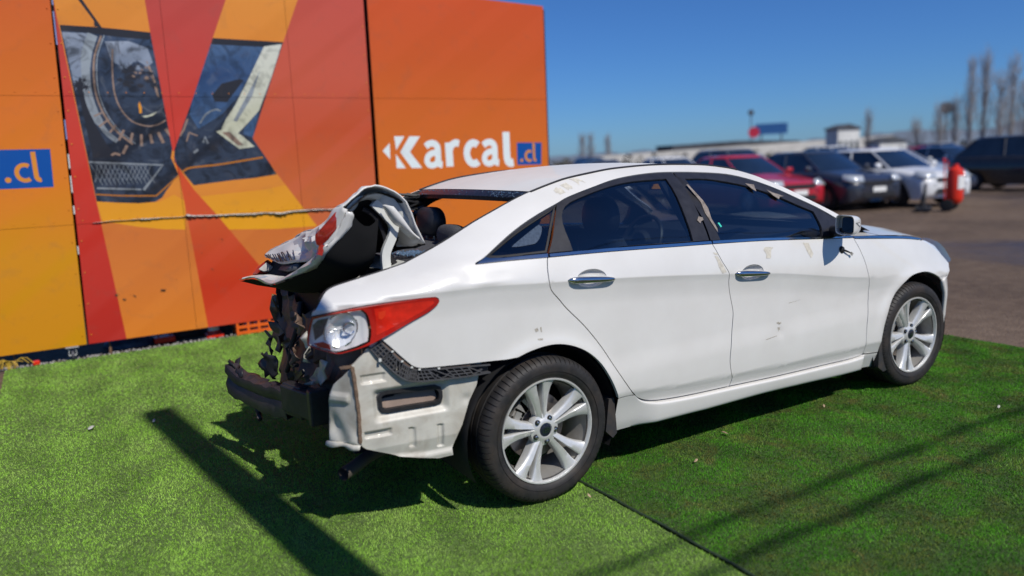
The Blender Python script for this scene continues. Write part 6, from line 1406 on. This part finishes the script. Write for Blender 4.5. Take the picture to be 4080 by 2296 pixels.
def parked_car(style, paint, F, head, label, detail=True, group='cars parked in the lot'):
    S = STY[style]; c = empty('parked_car', (F[0], F[1], 0), rz=head); tag(c, label, 'car', group)
    Lc, hw = S['L'], S['W'] / 2
    st = [(0.0, .42, .62, .60), (-.03, .30, .68, .80), (-.12, .22, .74, .93), (-.35, .20, S['hood'] - .06, .985), (-.7, .20, S['hood'], 1.0), (S['wsb'], .20, S['belt'], 1.0), (-2.0, .20, S['belt'], 1.0), (-3.0, .20, S['belt'] + .02, 1.0), (S['rsb'], .21, S['tail'], .99), (-Lc + .25, .24, S['tail'] - .02, .96), (-Lc + .06, .30, S['tail'] - .08, .88), (-Lc, .42, S['tail'] - .25, .72)]
    xs = np.linspace(0, 1, 40); sx = [s[0] for s in st]
    X = np.interp(np.linspace(0, len(st) - 1, 40), range(len(st)), sx); rows = []
    for x in X:
        zb = np.interp(-x, [-q for q in sx], [s[1] for s in st]); zt = np.interp(-x, [-q for q in sx], [s[2] for s in st]); w = np.interp(-x, [-q for q in sx], [s[3] for s in st]) * hw
        ax = min(abs(x + .85), abs(x + Lc - .85)); za = zb if ax > .37 else max(zb, .33 + math.sqrt(.37 ** 2 - ax ** 2))
        sec = [(0, zb), (w * .80, zb), (w * .97, za), (w * 1.0, max(za + .02, .42)), (w * 1.0, max(za + .03, (zb + zt) / 2 + .05)), (w * .985, zt - .08), (w * .93, zt - .015), (w * .72, zt + .012), (0, zt + .03)]
        rows.append([Vector((x, y, z)) for y, z in sec] + [Vector((x, -y, z)) for y, z in sec[::-1]])
    bo = MB().grid(rows, True)
    n_ = len(rows[0]); bo.f += [tuple(range(n_)), tuple(range(len(bo.v) - n_, len(bo.v)))]
    body = bo.build('body', paint, c, sharp=50)
    b0 = S['belt'] - .01; zr = S['H']; g = hw * .93; g1 = hw * .70
    def ring(z, xf, xr, w):
        return [Vector((xf, -w * .72, z)), Vector((xf - .10, -w * .93, z)), Vector(((xf + xr) / 2, -w, z)), Vector((xr + .10, -w * .93, z)), Vector((xr, -w * .72, z)), Vector((xr, w * .72, z)), Vector((xr + .10, w * .93, z)), Vector(((xf + xr) / 2, w, z)), Vector((xf - .10, w * .93, z)), Vector((xf, w * .72, z))]
    r0, r1 = ring(b0, S['wsb'], S['rsb'], g), ring(zr - .07, S['wst'], S['rst'], g1)
    MB().grid([r0, r1], True).build('windows', 'lot_glass', c, sharp=25)
    r2 = ring(zr - .02, S['wst'] - .06, S['rst'] + .08, g1 * .93); r3 = ring(zr, S['wst'] - .30, S['rst'] + .30, g1 * .6)
    rf = MB().grid([r1, r2, r3], True); rf.f.append(tuple(len(rf.v) - 10 + i for i in range(10))); rf.v = [tuple(Vector(q) + Vector((0, 0, .003))) for q in rf.v]; rf.build('roof', paint, c, sharp=40)
    pl = MB()
    for s in (-1, 1):
        for a, d in ((r0[1 if s < 0 else 8], r1[1 if s < 0 else 8]), (r0[3 if s < 0 else 6], r1[3 if s < 0 else 6]), (r0[2 if s < 0 else 7], r1[2 if s < 0 else 7])):
            MB().tube([a + Vector((0, s * .004, 0)), d + Vector((0, s * .004, 0))], .020, 6).build('pillar', paint, c)
    for x in (-.85, -Lc + .85):
        for s in (-1, 1):
            w_ = empty('wheel', (x, s * (hw - .10), .32), c)
            MB().lathe([(.20, -.09), (.30, -.095), (.32, -.07), (.32, .07), (.30, .095), (.20, .09)], 20).build('tyre', 'lot_tyre', w_)
            MB().lathe([(.0, -.07 * 1), (.05, -.075), (.19, -.06), (.205, -.085), (.205, .085), (.19, .06), (0, .07)], 16).build('rim', 'lot_rim', w_)
    if detail:
        for s in (-1, 1):
            hl = [(-.02, .52), (-.10, .80), (-.32, .93), (-.40, .90), (-.16, .62)]
            z0 = S['hood'] - .20
            q = [Vector((-.045, s * .50 * hw, z0 + .0)), Vector((-.10, s * .50 * hw, z0 + .13)), Vector((-.36, s * .93 * hw, z0 + .17)), Vector((-.30, s * .985 * hw, z0 + .07)), Vector((-.09, s * .88 * hw, z0 + .0))]
            q = [p + Vector((.02, s * .012, .01)) for p in q]
            solid(MB().add(q, [(0, 1, 2, 3, 4)]).build('headlamp', 'lot_lamp', c), .05, 0)
            mr_ = empty('side_mirror', (S['wsb'] - .30, s * (hw + .08), S['belt'] + .08), c); headrest(mr_, (0, 0, 0), .06, .10, .07, paint, 'shell')
        MB().add([Vector((.012, y, z)) for y, z in ((-.42, .62), (.42, .62), (.48, .72), (-.48, .72))], [(0, 1, 2, 3)]).build('grille', 'lot_trim', c)
        MB().add([Vector((.02, y, z)) for y, z in ((-.50, .34), (.50, .34), (.44, .46), (-.44, .46))], [(0, 1, 2, 3)]).build('air_intake', 'lot_trim', c)
        MB().box((.025, 0, .52), (.012, .40, .12)).build('number_plate', 'plate_white', c, smooth=False)
    return c
hd = math.atan2(-.97, -.2)
# heading: local +x is the nose
parked_car('sedan', 'car_red', (13.55, 8.30), hd, 'red sedan parked nose out right behind the white sedan roof')
parked_car('hatch', 'car_navy', (15.35, 7.45), hd, 'dark navy hatchback parked between the red sedan and the white car')
parked_car('hatch', 'car_white', (17.10, 6.70), hd, 'white car with a dark front wheel, parked beside the navy hatchback')
parked_car('sedan', 'car_silver', (24.0, 10.6), hd, 'pale silver car parked just behind the white car, left of the black vehicle')
parked_car('hatch', 'car_blue', (21.6, 11.6), hd, 'blue hatchback in the row behind the navy hatchback')
sv = parked_car('suv', 'car_black', (24.6, 5.9), -math.pi / 2, 'large black sport utility vehicle at the right edge of the lot')
rr = random.Random(4)
far = [('sedan', 'car_navy', 7.1, 21.0, 'dark navy car nearest the hoarding edge in the far row'), ('sedan', 'car_white', 9.3, 20.2, 'white car second from the hoarding in the far row'), ('hatch', 'car_blue', 11.6, 19.4, 'blue hatchback third from the hoarding in the far row'), ('sedan', 'car_silver', 13.9, 18.8, 'silver sedan fourth from the hoarding in the far row'), ('sedan', 'car_navy', 16.2, 17.6, 'dark sedan above the red sedan in the far row'), ('hatch', 'car_white', 18.6, 16.4, 'white hatchback above the navy hatchback in the far row'), ('suv', 'car_grey', 21.0, 15.2, 'grey utility vehicle in the far row behind the white car'), ('sedan', 'car_white', 23.6, 14.0, 'white sedan in the far row, sixth along'), ('hatch', 'car_red', 26.2, 12.8, 'dark red hatchback in the far row behind the silver car'), ('sedan', 'car_blue', 29.0, 11.4, 'blue sedan last in the far row by the black vehicle')]
for st_, pa, x, y, lb in far: parked_car(st_, pa, (x, y), hd + rr.uniform(-.05, .05), lb, True, 'far row of parked cars')
far2 = [('sedan', 'car_silver', 14, 33, 'silver car in the rearmost row near the hoarding'), ('suv', 'car_navy', 17.5, 31.5, 'dark utility vehicle in the rearmost row'), ('sedan', 'car_white', 21, 30, 'white car in the rearmost row right of the dark utility vehicle'), ('hatch', 'car_grey', 24.5, 28, 'grey hatchback in the rearmost row'), ('sedan', 'car_red', 28, 26.4, 'red car in the rearmost row'), ('sedan', 'car_silver', 32, 24, 'silver car in the rearmost row right of the red one'), ('suv', 'car_white', 36, 21.5, 'white utility vehicle in the rearmost row'), ('sedan', 'car_red', 40, 18.5, 'red car at the right end of the rearmost row')]
for st_, pa, x, y, lb in far2: parked_car(st_, pa, (x, y), hd + rr.uniform(-.05, .05), lb, False, 'rearmost row of parked cars')
far3 = [('sedan', 'car_white', 19, 47, 'white car in the last row against the horizon, nearest the hoarding'), ('hatch', 'car_navy', 23.5, 45, 'dark hatchback in the last row against the horizon'), ('sedan', 'car_silver', 28, 43, 'silver car in the last row against the horizon'), ('suv', 'car_blue', 33, 40, 'blue utility vehicle in the last row against the horizon'), ('sedan', 'car_grey', 38, 37, 'grey sedan in the last row against the horizon'), ('hatch', 'car_white', 43, 33.5, 'white hatchback in the last row against the horizon'), ('sedan', 'car_navy', 48, 29.5, 'dark sedan in the last row against the horizon'), ('suv', 'car_silver', 53, 25, 'silver utility vehicle in the last row against the horizon')]
for st_, pa, x, y, lb in far3: parked_car(st_, pa, (x, y), hd + rr.uniform(-.05, .05), lb, False, 'last row of parked cars')
parked_car('sedan', 'car_silver', (1.9, -9.2), 0.05, 'silver sedan across the yard, seen only as a reflection in the door glass', True, 'cars across the yard'); parked_car('hatch', 'car_grey', (7.4, -9.6), 0.02, 'grey hatchback added across the yard for its reflection in the front wing', True, 'cars across the yard')  # unseen cars added behind the camera for richer reflections in paint and glass
# wheeled red tank with a white label, a dark frame next to it
ex = empty('wheeled_extinguisher', (15.9, 5.95, 0), rz=.3); tag(ex, 'red wheeled extinguisher tank with a white label in front of the white car', 'extinguisher')
MB().lathe([(0, .16), (.12, .17), (.17, .24), (.175, .30), (.175, .85), (.15, .94), (.06, 1.0), (.05, 1.06), (0, 1.06)], 24, 'z').build('tank', 'red_plastic', ex)
MB().lathe([(.179, .50), (.179, .80)], 14, 'z', (0, 0, 0), R_(-150), R_(-30)).build('label_sheet', 'plate_white', ex)
for s in (-1, 1): MB().lathe([(0, -.03), (.10, -.03), (.14, -.025), (.14, .025), (.10, .03), (0, .03)], 20, 'x', (s * .25, .10, .14)).build('wheel', 'lot_tyre', ex)
MB().tube([(-.25, .10, .14), (.25, .10, .14)], .014, 8).tube([(-.18, .16, .15), (-.18, .20, 1.10), (-.10, .24, 1.18), (.10, .24, 1.18), (.18, .20, 1.10), (.18, .16, .15)], .014, 8).build('handle_frame', 'red_plastic', ex)
cp = empty('engine_hoist', (15.4, 6.35, 0), rz=.5); tag(cp, 'dark folded metal trolley between the white car and the red tank', 'trolley')
MB().box((0, 0, .08), (.5, .3, .06)).tube([(-.2, 0, .1), (-.1, 0, .55), (.15, 0, .62)], .03, 8).tube([(.2, .1, .1), (.1, 0, .5)], .025, 8).build('frame', 'lot_trim', cp); 
for x in (-.2, .2): MB().lathe([(0, -.02), (.07, -.02), (.07, .02), (0, .02)], 16, 'y', (x, .16, .07)).build('wheel', 'lot_tyre', cp)

# ------------------------------------------------------------------ far away: elevated road, sheds, signs, bare poplars, low hills
mat('concrete_pale', (.52, .50, .46), .8, nscale=.5, namt=.12); mat('shed_white', (.60, .60, .58), .7, nscale=.4); mat('far_dark', (.06, .065, .075), .8, nscale=.3, namt=.4)
def pdir(px_): # ground direction for an image column (0..4080) at the horizon
    a = math.atan((px_ - 2040) / 3000.); return Vector((math.sin(yaw + a), math.cos(yaw + a), 0))
def far_at(px_, dist): return Vector((CAM.x, CAM.y, 0)) + pdir(px_) * dist
ov = empty('elevated_road', far_at(2900, 150)); tag(ov, 'long pale concrete parapet of an elevated road behind the car park', 'bridge')
A, B_ = far_at(2380, 150) - ov.location, far_at(3560, 172) - ov.location
rows = []
for i in range(21):
    p = A.lerp(B_, i / 20); d = (B_ - A).normalized(); nn = Vector((-d.y, d.x, 0)); nn = nn if nn.dot(pdir(2900)) > 0 else -nn; z = .95 + 1.7 * (i / 20)
    rows.append([p + Vector((0, 0, z)), p + Vector((0, 0, z + 1.15)), p + nn * .4 + Vector((0, 0, z + 1.15)), p + nn * 9 + Vector((0, 0, z + .3))])
MB().grid(rows).build('parapet', 'concrete_pale', ov)
rows2 = [[r[0] + Vector((0, 0, 0)), r[0] + Vector((0, 0, -1.0)), r[3] + Vector((0, 0, -1.2))] for r in rows]; MB().grid(rows2).build('deck', 'concrete_pale', ov)
pil = MB()
for i in range(1, 21, 2): p = rows[i][0]; pil.box(p + Vector((.8, .8, -1.6)), (1.2, 1.2, 3.2))
pil.build('piers', 'concrete_pale', ov, smooth=False)['kind'] = 'stuff'
def building(px_, dist, w, d, h, m, lbl, cat='building', z0=0):
    t = empty('warehouse', far_at(px_, dist)); tag(t, lbl, cat); t.rotation_euler = (0, 0, -.25)
    MB().box((0, d / 2, h / 2 + z0), (w, d, h)).build('walls', m, t, smooth=False)
    MB().prism([(-w / 2 - .2, h + z0), (w / 2 + .2, h + z0), (w / 2 + .2, h + z0 + .25), (0, h + z0 + .9), (-w / 2 - .2, h + z0 + .25)], lambda x, z: (x, -.2, z), lambda x, z: (x, d + .2, z)).build('roof', 'far_dark', t, smooth=False)
    for k in range(4): MB().box((-w / 2 + w * (k + .5) / 4, -.02, h * .45 + z0), (w * .13, .06, h * .3)).build('window', 'lot_glass', t, smooth=False)
building(3385, 140, 4.4, 3, 4.7, 'shed_white', 'white flat shed beside the elevated road')
building(3560, 130, 5, 3, 2.2, 'shed_white', 'low pale shed right of the white flat shed')
building(2950, 240, 44, 10, 4.4, 'far_dark', 'long dark roof line above the pale parapet')
sg = empty('billboard_sign', far_at(3080, 170)); tag(sg, 'blue roadside sign on posts above the parapet', 'sign'); sg.rotation_euler = (0, 0, -math.atan2(pdir(3080).x, pdir(3080).y))
mat('sign_blue', (.02, .09, .25), .5); mat('sign_red', (.45, .02, .05), .5)
MB().box((0, 0, 6.3), (6.4, .3, 2.2)).build('board', 'sign_blue', sg, smooth=False); MB().tube([(-2, .2, 0), (-2, .2, 6)], .15, 6).tube([(2, .2, 0), (2, .2, 6)], .15, 6).build('posts', 'far_dark', sg)
sg = empty('billboard_sign', far_at(3012, 165)); tag(sg, 'round red sign left of the blue roadside sign', 'sign'); sg.rotation_euler = (0, 0, -math.atan2(pdir(3012).x, pdir(3012).y))
MB().lathe([(0, -.15), (1.1, -.15), (1.1, .15), (0, .15)], 20, 'y', (0, 0, 5.6)).build('board', 'sign_red', sg); MB().tube([(-.6, .2, 0), (-.6, .2, 9.2)], .10, 6).build('post', 'far_dark', sg); MB().lathe([(0, -.3), (.6, -.2), (.6, .2), (0, .3)], 12, 'y', (-.6, .2, 9.6)).build('lamp_head', 'far_dark', sg)
tk = empty('water_tank', far_at(3765, 120)); tag(tk, 'dark round tank on a thin mast among the bare trees', 'tank')
MB().lathe([(0, 5.6), (.7, 5.75), (.85, 6.4), (.7, 7.0), (0, 7.2)], 16, 'z').build('tank', 'far_dark', tk); MB().tube([(0, 0, 0), (0, 0, 5.7)], .12, 6).build('mast', 'far_dark', tk)
mat('hazed_bark', (.25, .235, .235), .9, nscale=2, namt=.2); mat('hazed_twig', (.27, .255, .26), .9, nscale=1, namt=.25)  # distance haze is mixed into these pale bark and twig colours
def poplar(px_, dist, h, r, n, lbl, seed):
    h *= .80; n = int(n * .75)
    t = empty('poplar_tree', far_at(px_, dist)); tag(t, lbl, 'tree', 'bare poplars on the horizon'); q = random.Random(seed)
    MB().tube([(0, 0, -.2), (q.uniform(-.1, .1), 0, h * .5), (q.uniform(-.2, .2), 0, h)], [.22, .12, .02], 7).build('trunk', 'hazed_bark', t)
    tw = MB()
    for k in range(n):
        z0 = h * q.uniform(.06, .85); a = q.uniform(0, 6.28); L_ = (h - z0) * q.uniform(.18, .45) + .6; rr_ = r * q.uniform(.3, 1) * (1 - .55 * (z0 / h))
        p0 = Vector((0, 0, z0)); p1 = p0 + Vector((math.cos(a) * rr_ * .6, math.sin(a) * rr_ * .6, L_ * .45)); p2 = p0 + Vector((math.cos(a) * rr_, math.sin(a) * rr_, L_))
        tw.tube([p0, p1, p2], [.035, .022, .006], 3, False)
        for _ in range(4):
            s0 = p1.lerp(p2, q.random()); tw.tube([s0, s0 + Vector((q.uniform(-.5, .5), q.uniform(-.5, .5), q.uniform(.5, 1.5)))], [.012, .004], 3, False)
    tw.build('crown', 'hazed_twig', t, smooth=False)
TR_ = [(2340, 160, 8.2, 1.5, 110, 'bare poplar next to the hoarding edge on the horizon'), (2372, 170, 9.0, 1.5, 110, 'taller bare poplar second from the hoarding edge'), (2440, 165, 8.0, 1.3, 100, 'bare poplar third from the hoarding edge, a little apart'), (3460, 130, 9.0, 1.2, 90, 'lone thin bare poplar beside the white shed'), (3650, 120, 6.0, 1.6, 90, 'low bare tree left of the round tank'), (3740, 115, 8.4, 1.8, 110, 'bare tree just behind the round tank'), (3800, 118, 9.5, 1.5, 110, 'bare poplar right of the round tank'), (3858, 112, 15.5, 1.5, 150, 'tall bare poplar, first of the tall group at the right'), (3910, 116, 17.5, 1.7, 160, 'tallest bare poplar, second of the group at the right'), (3975, 110, 12.5, 1.9, 140, 'bare poplar third of the group at the right'), (4020, 114, 15.5, 1.7, 150, 'tall bare poplar near the right edge of the frame'), (4075, 112, 11.0, 2.2, 140, 'bare poplar cut by the right edge of the frame')]
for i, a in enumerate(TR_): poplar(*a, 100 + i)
mat('far_scrub', (.055, .055, .042), .9, nscale=.4, namt=.5)
sb_ = MB(); q = random.Random(6)
for k in range(2600):
    c0 = far_at(q.uniform(2100, 4400), q.uniform(120, 230)); h = q.uniform(.3, 2.6) * (.6 + .8 * mnoise.noise(c0 * .06)); s = q.uniform(.3, .9)
    for _ in range(2):
        p = c0 + Vector((q.uniform(-1, 1), q.uniform(-1, 1), q.uniform(0, max(.3, h)))); sb_.add([p + Vector((q.uniform(-s, s), q.uniform(-s, s), q.uniform(-s, s))) for _ in range(3)], [(0, 1, 2)])
o = sb_.build('far_scrub', 'far_scrub', None, smooth=False); o['kind'] = 'stuff'; o['label'] = 'low dark scrub along the horizon'
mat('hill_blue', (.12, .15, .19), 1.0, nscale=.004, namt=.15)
rows = []
for a in np.linspace(1500, 5200, 90):
    b0 = far_at(a, 2600); h = 22 + 55 * max(0, (a - 2300) / 1900) * (.7 + .5 * mnoise.noise(Vector((a * .004, 0, 0)))) + 12 * mnoise.noise(Vector((a * .013, 2, 0)))
    rows.append([b0 + Vector((0, 0, -5)), b0 + pdir(a) * 120 + Vector((0, 0, h * .6)), b0 + pdir(a) * 320 + Vector((0, 0, h)), b0 + pdir(a) * 700 + Vector((0, 0, -5))])
MB().grid(rows).build('hills', 'hill_blue', None, sharp=None, kind='structure')
